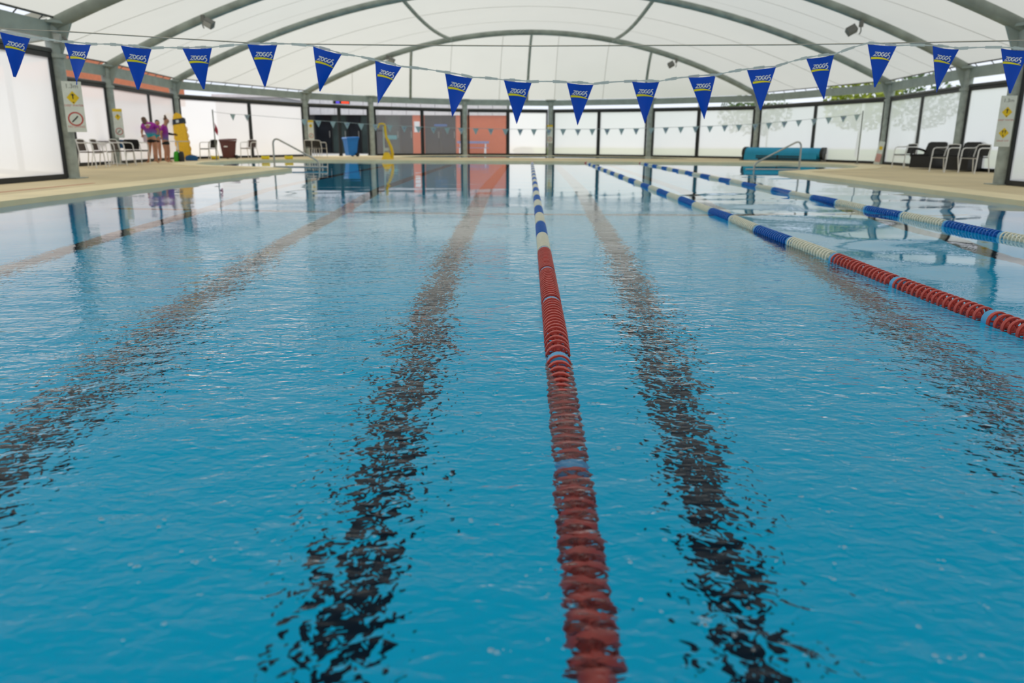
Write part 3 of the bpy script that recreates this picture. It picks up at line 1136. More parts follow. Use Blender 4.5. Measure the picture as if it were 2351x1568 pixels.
# ------------------------------------------------------------------ cover roller
AQUA = mat('aqua pool cover', (.004, .30, .52), .5, 0, .05, 4)
DKB = mat('dark cover strap and shade', (.005, .05, .08), .6)  # colour of the straps and of the painted shadow strip
a, b = Vector((9.95, 36.2)), Vector((12.55, 33.9))
c = (a + b) / 2
L = (b - a).length
cr = thing('cover_roller', 'rolled aqua blue pool cover on a low trolley', 'cover roller', (c.x, c.y, DZ), math.atan2((b - a).y, (b - a).x))
rad, zc = .30, .33
n = 26
roll = MB()
vs, fs = [], []
for sx in (-L / 2, L / 2):
    for k in range(n):
        t = 2 * math.pi * k / n
        vs.append((sx, rad * math.cos(t), zc + rad * .82 * math.sin(t)))
fs = [(k, (k + 1) % n, (k + 1) % n + n, k + n) for k in range(n)] + [tuple(range(n - 1, -1, -1)), tuple(range(n, 2 * n))]
roll.add(vs, fs).build('rolled_cover', AQUA, cr, True)
MB().box((-L / 2 + .02, -rad - .01, .02), (L / 2 - .15, -rad * .55, .32)).build('hanging_flap', AQUA, cr)
for s in (-1, 1):
    cap = MB()
    vs = [(s * (L / 2 + d), (rad + .02) * math.cos(2 * math.pi * k / n), zc + (rad + .02) * .84 * math.sin(2 * math.pi * k / n)) for d in (-.04, .10) for k in range(n)]
    cap.add(vs, fs).build('end_cap', BLACK, cr, True)
    MB().box((s * L / 2 - .05 + s * .12, -.35, 0), (s * L / 2 + .05 + s * .12, .35, .08)).build('trolley_foot', LAMP, cr)
    MB().tube([(s * (L / 2 + .11), 0, .06), (s * (L / 2 + .11), 0, zc)], .03, 8).build('post', STEEL, cr, True)
for z_ in (.21, .13):
    MB().box((-L * .33, -rad - .02, z_ - .028), (L * .25, -rad - .008, z_ + .028)).build('strap', DKB, cr)
MB().box((-L * .05, -rad - .022, .08), (-L * .03, -rad - .008, .26)).build('buckle', BLACK, cr)
MB().box((-L * .30, -rad - .012, .02), (L * .5, -rad - .009, .10)).build('painted_shadow_band', DKB, cr)  # dark strip standing in for the shadow along the cover's foot

# ------------------------------------------------------------------ bins
def bin_(loc, rz, s, body, lid, label, tab):
    root = thing('wheelie_bin', label, 'bin', loc, rz)
    q = MB()
    rings = []
    for z, w_, d in ((.06, .40, .44), (.80, .52, .60), (.84, .56, .64), (.90, .56, .64)):
        rings.append([(-w_ / 2, -d / 2, z), (w_ / 2, -d / 2, z), (w_ / 2, d / 2, z), (-w_ / 2, d / 2, z)])
    for r_ in rings:
        q.v += r_
    for i in range(3):
        for k in range(4):
            q.f.append((i * 4 + k, i * 4 + (k + 1) % 4, i * 4 + 4 + (k + 1) % 4, i * 4 + 4 + k))
    q.f += [(3, 2, 1, 0), (12, 13, 14, 15)]
    q.move(Matrix.Scale(s, 4)).build('body', body, root)
    l = MB()
    l.add([(-.30, -.36, .90), (.30, -.36, .90), (.30, .36, .92), (-.30, .36, .92), (-.27, -.32, .96), (.27, -.32, .96), (.27, .33, 1.0), (-.27, .33, 1.0)],
          [(3, 2, 1, 0), (4, 5, 6, 7), (0, 1, 5, 4), (1, 2, 6, 5), (2, 3, 7, 6), (3, 0, 4, 7)])
    l.move(Matrix.Scale(s, 4)).build('lid', lid, root)
    for sx in (-1, 1):
        MB().tube([(sx * .26 * s, .22 * s, .10 * s), (sx * .32 * s, .22 * s, .10 * s)], .10 * s, 14).build('wheel', BLACK, root, True)
    MB().tube([(-.2 * s, .36 * s, .88 * s), (.2 * s, .36 * s, .88 * s)], .018, 8).build('handle', lid, root, True)
    if tab:
        MB().box((-.02 * s, -.30 * s, .58 * s), (.2 * s, -.285 * s, .64 * s)).build('label_print', WHITE_P, root)


MAROON = mat('maroon plastic', (.11, .022, .020), .5)
BBLUE = mat('bright blue plastic', (.004, .18, .60), .45)
bin_((-12.55, 32.7, DZ), -.35, .82, MAROON, MAROON, 'maroon wheelie bin standing by the left windows', True)
bin_((-8.75, 38.6, DZ), -.9, .95, BBLUE, BBLUE, 'bright blue wheelie bin in front of the open doorway', False)

# ------------------------------------------------------------------ pool hoist
YEL = mat('yellow hoist paint', (.75, .50, .005), .45)
hz = thing('pool_hoist', 'yellow pool access hoist with curved arm at the far edge', 'hoist', (-5.95, 33.0, DZ))
MB().add([(-.22, -.25, 0), (.24, -.25, 0), (.24, .25, 0), (-.22, .25, 0), (-.10, -.12, .30), (.06, -.12, .30), (.06, .12, .30), (-.10, .12, .30)],
         [(3, 2, 1, 0), (4, 5, 6, 7), (0, 1, 5, 4), (1, 2, 6, 5), (2, 3, 7, 6), (3, 0, 4, 7)]).build('base', YEL, hz)
MB().tube([(.20, 0, .03), (.22, 0, .25), (.17, 0, .50), (.06, 0, .76), (-.02, 0, .92), (-.05, 0, 1.15), (-.06, 0, 1.38)], [.055, .06, .06, .055, .05, .05, .05], 10).build('mast', YEL, hz, True)
MB().tube([(-.06, 0, 1.36), (-.08, 0, 1.43), (-.16, 0, 1.45), (-.28, 0, 1.44), (-.34, 0, 1.38), (-.37, 0, 1.29)], .042, 10).build('arm', YEL, hz, True)
MB().tube([(-.13, 0, .25), (-.13, 0, 1.34)], .03, 8).build('actuator', mat('pale actuator', (.45, .55, .55), .5), hz, True)
MB().box((-.14, -.07, .36), (.06, .07, .48)).build('control_box', mat('grey box', (.5, .55, .52), .5), hz)
MB().tube([(-.40, 0, 1.16), (-.16, 0, 1.19)], .016, 6).build('spreader_bar', BLACK, hz)

# ------------------------------------------------------------------ rescue board, bags, floats
YR = mat('rescue yellow', (.80, .47, .004), .5, 0, .1, 20)
rb_ = thing('rescue_board', 'tall yellow rescue board with a dark strap leaning on a column', 'rescue board', (-13.75, 30.95, DZ))
lean = Matrix.Translation((.28, -.35, 0)) @ Matrix.Rotation(math.radians(-9), 4, 'Y') @ Matrix.Rotation(math.radians(-8), 4, 'X')
prof_ = [(-.22, .02), (.22, .02), (.25, .3), (.24, 1.2), (.20, 1.55), (.12, 1.76), (0, 1.82), (-.12, 1.76), (-.20, 1.55), (-.24, 1.2), (-.25, .3)]
MB().prism(prof_, -.06, .06).move(lean).build('board', YR, rb_)
for z_ in (.3, .55, .8, 1.05):
    for sx in (-1, 1):
        MB().tube([(sx * .24, 0, z_), (sx * .29, 0, z_ + .05), (sx * .29, 0, z_ + .15), (sx * .24, 0, z_ + .2)], .014, 6).move(lean).build('grip_loop', YR, rb_)
MB().box((-.26, -.075, 1.38), (.26, .07, 1.58)).move(lean).build('strap', mat('dark strap', (.02, .03, .045), .7), rb_)
MB().box((-.06, -.085, 1.43), (.05, -.075, 1.53)).move(lean).build('buckle', WHITE_R, rb_)


def bag(loc, rz, w_, d, h_, parts, label):
    root = thing('sports_bag', label, 'bag', loc, rz)
    for (x0, x1, mt, nm) in parts:
        q = MB()
        q.loft([((x0 + x1) / 2 * w_, 0, 0, (x1 - x0) / 2 * w_ * .95, d / 2 * .9), ((x0 + x1) / 2 * w_, 0, h_ * .4, (x1 - x0) / 2 * w_ * 1.05, d / 2), ((x0 + x1) / 2 * w_, 0, h_ * .85, (x1 - x0) / 2 * w_ * .9, d / 2 * .8), ((x0 + x1) / 2 * w_, 0, h_, (x1 - x0) / 2 * w_ * .5, d / 2 * .4)])
        q.build(nm, mt, root, True)
    MB().tube([(-w_ * .25, 0, h_ * .9), (-w_ * .15, -.02, h_ * 1.08), (w_ * .1, -.02, h_ * 1.08), (w_ * .2, 0, h_ * .9)], .012, 6).build('carry_handle', BLACK, root)


GRN = mat('green bag nylon', (.03, .38, .01), .6)
bag((-12.67, 28.25, DZ), .1, .36, .28, .36, ((-.5, .05, GRN, 'green_side'), (0, .5, BLACK, 'black_pocket')), 'bright green and black sports bag on the deck')
bag((-12.8, 29.6, DZ), .3, .44, .26, .2, ((-.5, .5, CLOTH_B, 'body'),), 'low dark blue bag beside the green one')
FLY = mat('yellow float', (.80, .62, .0), .5)
for (x, y), nm in (((-12.75, 31.7), 'small yellow float beside the maroon bin'), ((-10.75, 31.9), 'small yellow float at the pool edge, left of a pair'), ((-9.9, 32.25), 'small yellow float at the pool edge, right of a pair')):
    f = thing('pool_float', nm, 'float', (x, y, DZ), random.random(), 'small yellow floats on the deck')
    MB().tube([(-.14, 0, .07), (.14, 0, .07)], .07, 14).build('weight', FLY, f, True)
    MB().tube([(-.15, 0, .07), (-.11, 0, .07)], .085, 14).build('end_disc', FLY, f, True)
    MB().tube([(.11, 0, .07), (.15, 0, .07)], .085, 14).build('end_disc', FLY, f, True)
wb = thing('leaning_board', 'narrow white and red board leaning at the foot of a right-hand column', 'board', (13.25, 30.25, DZ))
lm = Matrix.Rotation(math.radians(9), 4, 'Y')
MB().box((-.10, -.02, 0), (.10, .02, .86)).move(lm).build('board', SIGN_W, wb)
MB().box((-.10, -.024, .10), (.10, -.02, .40)).move(lm).build('red_print', mat('faded red print', (.62, .34, .30), .6), wb)
MB().box((-.06, -.024, .55), (.06, -.02, .68)).move(lm).build('yellow_print', SIGN_Y, wb)

# ------------------------------------------------------------------ chairs and tables
def cafe_chair(label, seat_mt):
    """aluminium tube armchair, facing +x"""
    root = thing('cafe_chair', label, 'chair')
    w_ = .27
    for s in (-1, 1):
        MB().tube([(.24, s * w_, 0), (.20, s * w_, .60), (.17, s * w_, .655), (.10, s * w_, .675), (-.18, s * (w_ - .01), .675), (-.235, s * (w_ - .04), .70)], .016, 8).build('front_leg', ALU, root, True)
        MB().tube([(-.26, s * w_, 0), (-.19, s * (w_ - .02), .43), (-.24, s * (w_ - .04), .70), (-.27, s * (w_ - .07), .76)], .014, 8).build('rear_leg', ALU, root, True)
    MB().tube([(-.27, -w_ + .07, .76), (-.285, 0, .775), (-.27, w_ - .07, .76)], .014, 8).build('top_rail', ALU, root, True)
    MB().tube([(.21, -w_, .40), (.21, w_, .40)], .012, 6).build('stretcher', ALU, root, True)
    MB().slab([(.23, -.25), (.23, .25), (-.20, .22), (-.20, -.22)], .415, .44).build('seat', seat_mt, root)
    MB().grid([[(-.205 - .06 * v - .02 * (1 - u * u), u * .20, .46 + .30 * v) for u in (-1, -.5, 0, .5, 1)] for v in (0, .33, .66, 1)]).build('backrest', seat_mt, root, True)
    return root


def place(o, x, y, rz, label, group):
    o.location = (x, y, DZ)
    o.rotation_euler = (0, 0, rz)
    o['label'] = label
    o['group'] = group
    return o


G = 'aluminium cafe chairs'
base = cafe_chair('', WICKER)
place(base, -12.2, 21.7, .05, 'brown wicker cafe chair facing the round table, half behind the first left column', G)
place(copy_tree(base), -12.5, 22.9, .1, 'brown wicker cafe chair leftmost of the free-standing pair', G)
place(copy_tree(base), -12.35, 23.7, .0, 'brown wicker cafe chair at the foot of the second left column', G)
place(copy_tree(base), -12.04, 33.7, -1.9, 'brown wicker cafe chair standing right of the maroon bin', G)
dark = cafe_chair('', BLK_W)
place(dark, -12.75, 25.4, 1.5, 'aluminium chair with a black cloth over its back, left of the people', G)
place(copy_tree(dark), -12.7, 31.05, 2.9, 'aluminium chair with a black towel, right of the yellow board', G)
place(copy_tree(dark), 12.5, 26.45, math.pi + .25, 'aluminium chair at the left of the black armchairs', G)
place(copy_tree(dark), 11.85, 22.65, math.pi + .3, 'aluminium chair standing in front between the two black armchairs', G)
place(copy_tree(dark), 12.3, 21.95, math.pi + .3, 'aluminium chair in front of the right black armchair', G)
place(copy_tree(dark), -10.2, 36.85, 1.3, 'aluminium chair in front of the doorway column, left one', G)
place(copy_tree(dark), -9.72, 36.35, 1.3, 'aluminium chair in front of the open doorway, right one', G)
for (x, y, z, s, mt, nm) in ((-12.75, 25.06, DZ + .47, (.50, .05, .30), CLOTH_K, 'black cloth draped over a chair back left of the people'), (-13.1, 25.1, DZ + .50, (.2, .12, .26), CLOTH_B, 'blue towel hanging beside the black draped chair'), (-12.42, 30.98, DZ + .62, (.06, .42, .16), CLOTH_K, 'black towel on the chair right of the yellow board')):
    q = MB()
    a_, b_, c_ = s
    rings = [(x, y, z, a_ / 2, b_ / 2), (x, y, z + c_ * .5, a_ / 2 * 1.04, b_ / 2 * 1.1), (x, y, z + c_ * .92, a_ / 2 * .98, b_ / 2 * .9), (x, y, z + c_, a_ / 2 * .8, b_ / 2 * .5)]
    tag(q.loft(rings, 16).build('towel', mt, None, True), nm, 'towel')


def table(x, y, top_mt, r, label):
    root = thing('cafe_table', label, 'table', (x, y, DZ), 0, 'round cafe tables')
    MB().tube([(0, 0, .69), (0, 0, .72)], r, 28).build('table_top', top_mt, root, True)
    MB().tube([(0, 0, .02), (0, 0, .69)], .03, 10).build('pedestal', ALU, root, True)
    for k in range(4):
        t = k * math.pi / 2 + .4
        MB().tube([(0, 0, .05), (.3 * math.cos(t), .3 * math.sin(t), .02)], .018, 6).build('foot', ALU, root, True)


table(-12.98, 24.3, mat('dark brown top', (.05, .03, .025), .4), .42, 'round table with a thin dark top among the brown chairs')
table(-13.35, 29.75, mat('pale grey top', (.55, .55, .55), .4), .40, 'round table with a pale top behind the green bag')


def armchair(x, y, rz, label):
    root = thing('armchair', label, 'armchair', (x, y, DZ), rz, 'black wicker armchairs')
    MB().box((-.36, -.36, .04), (.36, .36, .40)).build('base', BLK_W, root)
    MB().box((-.24, -.33, .40), (.34, .33, .46)).build('cushion', CLOTH_K, root)
    MB().add([(-.36, -.36, .40), (-.20, -.36, .40), (-.20, .36, .40), (-.36, .36, .40), (-.42, -.32, .80), (-.33, -.32, .80), (-.33, .32, .80), (-.42, .32, .80)],
             [(3, 2, 1, 0), (4, 5, 6, 7), (0, 1, 5, 4), (1, 2, 6, 5), (2, 3, 7, 6), (3, 0, 4, 7)]).build('backrest', BLK_W, root)
    MB().add([(-.42, -.32, .80), (-.33, -.32, .80), (-.33, .32, .80), (-.42, .32, .80), (-.41, -.24, .84), (-.35, -.24, .84), (-.35, .24, .84), (-.41, .24, .84)],
             [(3, 2, 1, 0), (4, 5, 6, 7), (0, 1, 5, 4), (1, 2, 6, 5), (2, 3, 7, 6), (3, 0, 4, 7)]).build('back_crest', BLK_W, root)
    for s in (-1, 1):
        MB().tube([(.36, s * .35, .38), (.34, s * .36, .56), (.26, s * .36, .62), (0, s * .36, .615), (-.22, s * .36, .57), (-.3, s * .35, .52)], .035, 10).build('armrest', BLK_W, root, True)


armchair(12.72, 25.35, math.pi + .45, 'black wicker tub armchair, the left of the pair')
armchair(12.82, 23.4, math.pi + .45, 'black wicker tub armchair, the right of the pair')

# ------------------------------------------------------------------ people
def skin(name, V, E, root, mt, parent=None, sub=2):
    """continuous body grown along a skeleton: V name -> (x,y,z,rx,ry)"""
    names = list(V)
    me = bpy.data.meshes.new(name)
    me.from_pydata([V[n][:3] for n in names], [(names.index(a), names.index(b)) for a, b in E], [])
    o = link(name, me, parent)
    md = o.modifiers.new('skin', 'SKIN')
    for i, n in enumerate(names):
        sv = me.skin_vertices[0].data[i]
        sv.radius = V[n][3:5] if len(V[n]) > 4 else (V[n][3], V[n][3])
        sv.use_root = (n == root)
    md.use_smooth_shade = True
    ss = o.modifiers.new('sub', 'SUBSURF')
    ss.levels = ss.render_levels = sub
    me.materials.append(mt)
    return o


SKIN_ = mat('skin', (.46, .22, .135), .55, 0, .08, 8)
SHORTS = mat('black shorts', (.006, .006, .007), .8)


def shirt_mat(name, z0, z1):
    mt = bpy.data.materials.new(name)
    mt.use_nodes = True
    nt_ = mt.node_tree
    b_ = nt_.nodes['Principled BSDF']
    b_.inputs['Roughness'].default_value = .7
    tc_ = nt_.nodes.new('ShaderNodeTexCoord')
    sp = nt_.nodes.new('ShaderNodeSeparateXYZ')
    mr = nt_.nodes.new('ShaderNodeMapRange')
    mr.inputs['From Min'].default_value = z0
    mr.inputs['From Max'].default_value = z1
    rp = nt_.nodes.new('ShaderNodeValToRGB')
    e = rp.color_ramp.elements
    e[0].position, e[0].color = .0, (0, .30, .32, 1)
    e[1].position, e[1].color = 1, (.42, .012, .36, 1)
    for pos, c_ in ((.26, (.0, .28, .32, 1)), (.42, (.16, .09, .32, 1)), (.66, (.24, .008, .26, 1))):
        k = rp.color_ramp.elements.new(pos)
        k.color = c_
    nt_.links.new(tc_.outputs['Object'], sp.inputs[0])
    nt_.links.new(sp.outputs[2], mr.inputs[0])
    nt_.links.new(mr.outputs[0], rp.inputs[0])
    nt_.links.new(rp.outputs[0], b_.inputs['Base Color'])
    return mt


def hand(V, E, wrist, d, side, pre):
    """palm with four fingers and a thumb, fingers slightly curled, along direction d from the wrist"""
    w_ = Vector(V[wrist][:3])
    d = Vector(d).normalized()
    s = Vector(side).normalized()
    dn = d.cross(s).normalized()
    V[pre + 'palm'] = (*(w_ + d * .045), .02, .016)
    E.append((wrist, pre + 'palm'))
    for k, L in enumerate((.062, .07, .066, .052)):
        a = w_ + d * .085 + s * (.027 - .018 * k)
        V[pre + 'k%d' % k] = (*a, .0085)
        V[pre + 'm%d' % k] = (*(a + d * L * .5 + dn * .006), .008)
        V[pre + 't%d' % k] = (*(a + d * L * .9 + dn * .024), .007)
        E += [(pre + 'palm', pre + 'k%d' % k), (pre + 'k%d' % k, pre + 'm%d' % k), (pre + 'm%d' % k, pre + 't%d' % k)]
    V[pre + 'th'] = (*(w_ + d * .05 + s * .045), .009)
    V[pre + 'tt'] = (*(w_ + d * .085 + s * .06 + dn * .012), .008)
    E += [(pre + 'palm', pre + 'th'), (pre + 'th', pre + 'tt')]


def person(loc, rz, J, label, hair, hair_mt, smat, sleeve=.62, extra=None):
    V = {'pelvis': (*J['pelvis'], .125, .10), 'spine': (*J['spine'], .115, .09), 'chest': (*J['chest'], .135, .095), 'neck': (*J['neck'], .05), 'jaw': (*J['jaw'], .066, .072), 'head': (*J['head'], .078, .088), 'crown': (*J['crown'], .055, .06)}
    E = [('pelvis', 'spine'), ('spine', 'chest'), ('chest', 'neck'), ('neck', 'jaw'), ('jaw', 'head'), ('head', 'crown')]
    nose = Vector(J['jaw']).lerp(Vector(J['head']), .35) + Vector(J['face']) * .085
    V['nose'] = (*nose, .012)
    E.append(('jaw', 'nose'))
    for s in 'LR':
        V[s + 'sh'] = (*J[s + 'sh'], .055)
        V[s + 'el'] = (*J[s + 'el'], .04)
        V[s + 'wr'] = (*J[s + 'wr'], .026)
        V[s + 'hip'] = (*J[s + 'hip'], .088)
        V[s + 'kn'] = (*J[s + 'kn'], .056)
        V[s + 'calf'] = (*(Vector(J[s + 'kn']).lerp(Vector(J[s + 'an']), .35) + Vector((0, -.015, 0))), .054)
        V[s + 'an'] = (*J[s + 'an'], .034)
        V[s + 'toe'] = (*J[s + 'toe'], .028, .022)
        E += [('chest', s + 'sh'), (s + 'sh', s + 'el'), (s + 'el', s + 'wr'), ('pelvis', s + 'hip'), (s + 'hip', s + 'kn'), (s + 'kn', s + 'calf'), (s + 'calf', s + 'an'), (s + 'an', s + 'toe')]
        d = Vector(J[s + 'wr']) - Vector(J[s + 'el'])
        hand(V, E, s + 'wr', d, d.cross(Vector((0, .3, 1))), s)
    o = skin('person', V, E, 'pelvis', SKIN_)
    o.location = loc
    o.rotation_euler = (0, 0, rz)
    tag(o, label, 'person', 'people by the left windows')
    W = {'hem': (*(Vector(J['pelvis']) + Vector((0, 0, .03))), .16, .125), 'spine': (*J['spine'], .145, .115), 'chest': (*J['chest'], .15, .112), 'col': (*Vector(J['chest']).lerp(Vector(J['neck']), .75), .062)}
    F = [('hem', 'spine'), ('spine', 'chest'), ('chest', 'col')]
    for s in 'LR':
        W[s + 'sh'] = (*J[s + 'sh'], .072)
        W[s + 'cuff'] = (*Vector(J[s + 'sh']).lerp(Vector(J[s + 'el']), sleeve), .068)
        F += [('chest', s + 'sh'), (s + 'sh', s + 'cuff')]
    skin('shirt', W, F, 'spine', smat, o)
    W = {'waist': (*(Vector(J['pelvis']) + Vector((0, 0, .06))), .135, .11), 'seat': (*J['pelvis'], .145, .125)}
    F = [('waist', 'seat')]
    for s in 'LR':
        W[s + 'hip'] = (*J[s + 'hip'], .105)
        W[s + 'leg'] = (*Vector(J[s + 'hip']).lerp(Vector(J[s + 'kn']), .28), .098)
        F += [('seat', s + 'hip'), (s + 'hip', s + 'leg')]
    skin('shorts', W, F, 'seat', SHORTS, o)
    skin('hair', {'h%d' % i: h_ for i, h_ in enumerate(hair)}, [('h%d' % i, 'h%d' % (i + 1)) for i in range(len(hair) - 1)], 'h0', hair_mt, o)
    if extra:
        extra(o)
    return o


def backprint(o):
    q = MB()
    for k in range(6):
        x = -.155 + .034 * k
        q.box((x, -.012, 1.205 + .004 * k), (x + .025, .0, 1.245 + .004 * k))
    q.build('back_print', WHITE_P, o)


J1 = dict(pelvis=(.03, 0, .80), spine=(-.01, .02, .98), chest=(-.08, .09, 1.19), neck=(-.17, .16, 1.33), jaw=(-.24, .21, 1.375), head=(-.27, .22, 1.43), crown=(-.29, .21, 1.485), face=(-.6, .6, -.5),
          Lsh=(-.25, .08, 1.25), Lel=(-.35, .14, 1.02), Lwr=(-.41, .26, .93), Rsh=(.09, .12, 1.26), Rel=(.15, .28, 1.06), Rwr=(.06, .42, 1.0),
          Lhip=(-.06, 0, .74), Lkn=(-.10, .03, .43), Lan=(-.14, -.01, .07), Ltoe=(-.25, .05, .025), Rhip=(.12, 0, .74), Rkn=(.12, .03, .43), Ran=(.13, -.01, .07), Rtoe=(.12, .13, .025))
BROWN = mat('brown hair', (.10, .05, .028), .5, 0, .4, 30)
DKHAIR = mat('dark hair', (.022, .014, .012), .5, 0, .4, 30)
HB = mat('auburn hair', (.11, .055, .03), .5, 0, .4, 30)
person((-12.64, 26.2, DZ), 0, J1, 'person in a purple and teal shirt bending forward, long brown hair, paper in hand',
       [(-.28, .19, 1.47, .08, .085), (-.23, .13, 1.42, .09, .08), (-.19, .06, 1.33, .08, .06), (-.13, .0, 1.26, .055, .04)], BROWN, shirt_mat('gradient shirt', .80, 1.30), .62, backprint)
o = MB().grid([[(-12.64 - .45 + .14 * u - .03 * v, 26.2 + .36 + .1 * v, DZ + .92 - .26 * v + .02 * math.sin(u * 3)) for u in (0, .5, 1)] for v in (0, .33, .66, 1)]).build('paper_sheet', mat('lilac paper', (.62, .56, .66), .8))
tag(o, 'pale sheet of paper held by the bending person', 'paper')
J2 = dict(pelvis=(-.02, 0, .70), spine=(-.03, .0, .92), chest=(-.01, .01, 1.15), neck=(.04, .02, 1.30), jaw=(.085, .03, 1.36), head=(.07, .03, 1.42), crown=(.055, .03, 1.475), face=(.9, .3, -.2),
          Lsh=(-.06, .14, 1.22), Lel=(-.02, .22, .98), Lwr=(.14, .26, .94), Rsh=(.02, -.13, 1.22), Rel=(-.08, -.17, .95), Rwr=(-.06, -.10, .72),
          Lhip=(-.01, .08, .64), Lkn=(.02, .07, .38), Lan=(.0, .06, .07), Ltoe=(.12, .07, .025), Rhip=(-.03, -.08, .64), Rkn=(-.01, -.07, .38), Ran=(-.05, -.06, .07), Rtoe=(.07, -.05, .025))


def glove(o):
    MB().tube([(-.02, .22, .98), (.06, .24, .96), (.15, .26, .945), (.24, .27, .95), (.31, .27, .93)], [.045, .042, .035, .03, .014], 10).build('black_sleeve', SHORTS, o, True)


person((-12.60, 27.2, DZ), 0, J2, 'person in a purple shirt seen from behind, hair in a topknot, dark sleeve reaching right',
       [(.045, .02, 1.40, .075, .08), (.05, .025, 1.47, .078, .08), (.045, .03, 1.535, .03), (.04, .03, 1.57, .042), (.04, .03, 1.60, .02)], HB, shirt_mat('gradient shirt 2', .48, 1.28), .62, glove)
J3 = dict(pelvis=(-.05, 0, .78), spine=(-.03, .0, .95), chest=(.0, -.03, 1.14), neck=(.04, -.06, 1.27), jaw=(.09, -.07, 1.29), head=(.10, -.06, 1.35), crown=(.09, -.05, 1.41), face=(.6, -.5, -.5),
          Lsh=(.14, -.06, 1.20), Lel=(.26, -.10, 1.20), Lwr=(.36, -.16, 1.24), Rsh=(-.16, .0, 1.20), Rel=(-.22, -.04, .98), Rwr=(-.15, -.15, .86),
          Lhip=(.04, 0, .72), Lkn=(.05, -.02, .42), Lan=(.04, .01, .07), Ltoe=(.05, -.12, .025), Rhip=(-.14, 0, .72), Rkn=(-.14, -.02, .42), Ran=(-.14, .01, .07), Rtoe=(-.15, -.12, .025))
person((-13.25, 27.95, DZ), 0, J3, 'dark haired person mostly hidden behind the bending one, arm on the other\'s shoulder',
       [(.09, -.03, 1.42, .085, .085), (.05, .0, 1.38, .085, .08), (.0, .03, 1.30, .06, .05)], DKHAIR, shirt_mat('gradient shirt 3', .80, 1.25), .45)

# ------------------------------------------------------------------ outside buildings and planting
BRICK = bpy.data.materials.new('orange brick')
BRICK.use_nodes = True
nt_ = BRICK.node_tree
bk = nt_.nodes.new('ShaderNodeTexBrick')
bk.inputs['Color1'].default_value = (.74, .125, .03, 1)
bk.inputs['Color2'].default_value = (.80, .16, .045, 1)
bk.inputs['Mortar'].default_value = (.55, .22, .11, 1)
bk.inputs['Scale'].default_value = 4.2
bk.inputs['Mortar Size'].default_value = .012
tc_ = nt_.nodes.new('ShaderNodeTexCoord')
mp_ = nt_.nodes.new('ShaderNodeMapping')
mp_.inputs['Rotation'].default_value = (math.pi / 2, 0, 0)
nt_.links.new(tc_.outputs['Object'], mp_.inputs[0])
nt_.links.new(mp_.outputs[0], bk.inputs['Vector'])
nt_.links.new(bk.outputs[0], nt_.nodes['Principled BSDF'].inputs['Base Color'])
nt_.nodes['Principled BSDF'].inputs['Roughness'].default_value = .85
FASC = mat('pale cladding', (.86, .83, .84), .7)
GLASS_D = mat('dark glazing', (.014, .017, .022), .12, 0, .3, 1.5, spec=.15)
GLASS_G = mat('greenish glazing', (.05, .072, .068), .12, 0, .3, 1.2, spec=.15)
bd = thing('changing_block', 'brick and dark glass building with pale cladding seen through the far left windows', 'building', (0, 50, 0))
MB().box((-14.0, .35, .0), (-1.4, 6, 3.5)).build('core_wall', mat('block core', (.10, .10, .10), .8), bd)
for k in range(14):
    x = -14.0 + .9 * k
    MB().box((x + .012, -.18, 2.38), (x + .888, .36, 3.55)).build('cladding_panel', FASC, bd)
MB().box((-4.62, .0, 0), (-1.4, .36, 2.38)).build('brick_wall', BRICK, bd)
MB().box((-7.35, -.02, 0), (-6.62, .36, 2.38)).build('brick_pier', BRICK, bd)
for x0, x1, mt in ((-13.6, -12.6, GLASS_D), (-12.55, -11.6, GLASS_G), (-11.55, -10.75, GLASS_D), (-10.7, -9.95, GLASS_G), (-9.85, -9.1, GLASS_D), (-9.05, -8.25, GLASS_G), (-8.2, -7.4, GLASS_D), (-6.58, -5.65, GLASS_D), (-5.6, -4.66, GLASS_D)):
    d = MB().box((x0, .22, .05), (x1, .28, 2.36)).build('glass_door', mt, bd)
    MB().box((x0, .19, .0), (x0 + .06, .30, 2.38)).build('door_stile', BLACK, d)
    MB().box((x1 - .09, .14, 1.0), (x1 - .06, .18, 1.4)).build('pull_handle', STEEL, d)
MB().box((-6.0, .17, 1.72), (-5.2, .20, 1.84)).build('blue_notice', mat('blue notice', (.01, .12, .42), .5), bd)
MB().box((-9.0, .17, .9), (-8.4, .20, 1.15)).build('teal_notice', mat('teal notice', (.05, .30, .32), .5), bd)
MB().box((-7.25, -.04, 1.35), (-6.9, -.02, 2.0)).build('wall_notice', WHITE_P, bd)
an = thing('annex', 'pale grey annex behind the left windows beside the doorway', 'building', (-16.1, 47, 0))
MB().box((-2.0, -1.2, 0), (1.8, 3, 3.2)).build('wall', mat('annex grey', (.42, .43, .46), .8), an)
MB().box((-2.15, -1.35, 3.2), (1.9, 3.1, 3.35)).build('roof_slab', FASC, an)
lb = thing('side_building', 'long white building with an orange band, outside the left windows', 'building', (-19.5, 24, 0))
MB().box((-3, -11, 0), (0, 20, 2.6)).build('wall', mat('white render', (.75, .74, .74), .8), lb)
MB().box((-3.3, -11.3, 2.6), (.3, 20.3, 4.2)).build('orange_band', mat('orange band', (.70, .22, .10), .7), lb)
bn = thing('bench', 'pale blue slatted bench in front of the orange brick wall', 'bench', (-3.5, 49.1, .02))
BENCH = mat('bench blue', (.22, .26, .50), .6)
for y_, z_ in ((-.15, .42), (0, .42), (.15, .42)):
    MB().box((-1.0, y_ - .06, z_ - .03), (1.0, y_ + .06, z_)).build('seat_slat', BENCH, bn)
MB().box((-1.0, .22, .66), (1.0, .25, .80)).build('back_slat', BENCH, bn)
for s in (-1, 1):
    MB().box((s * .78 - .05, -.2, 0), (s * .78 + .05, .25, .39)).build('leg', WHITE_P, bn)
    MB().box((s * .78 - .04, .25, .39), (s * .78 + .04, .29, .80)).build('back_post', WHITE_P, bn)

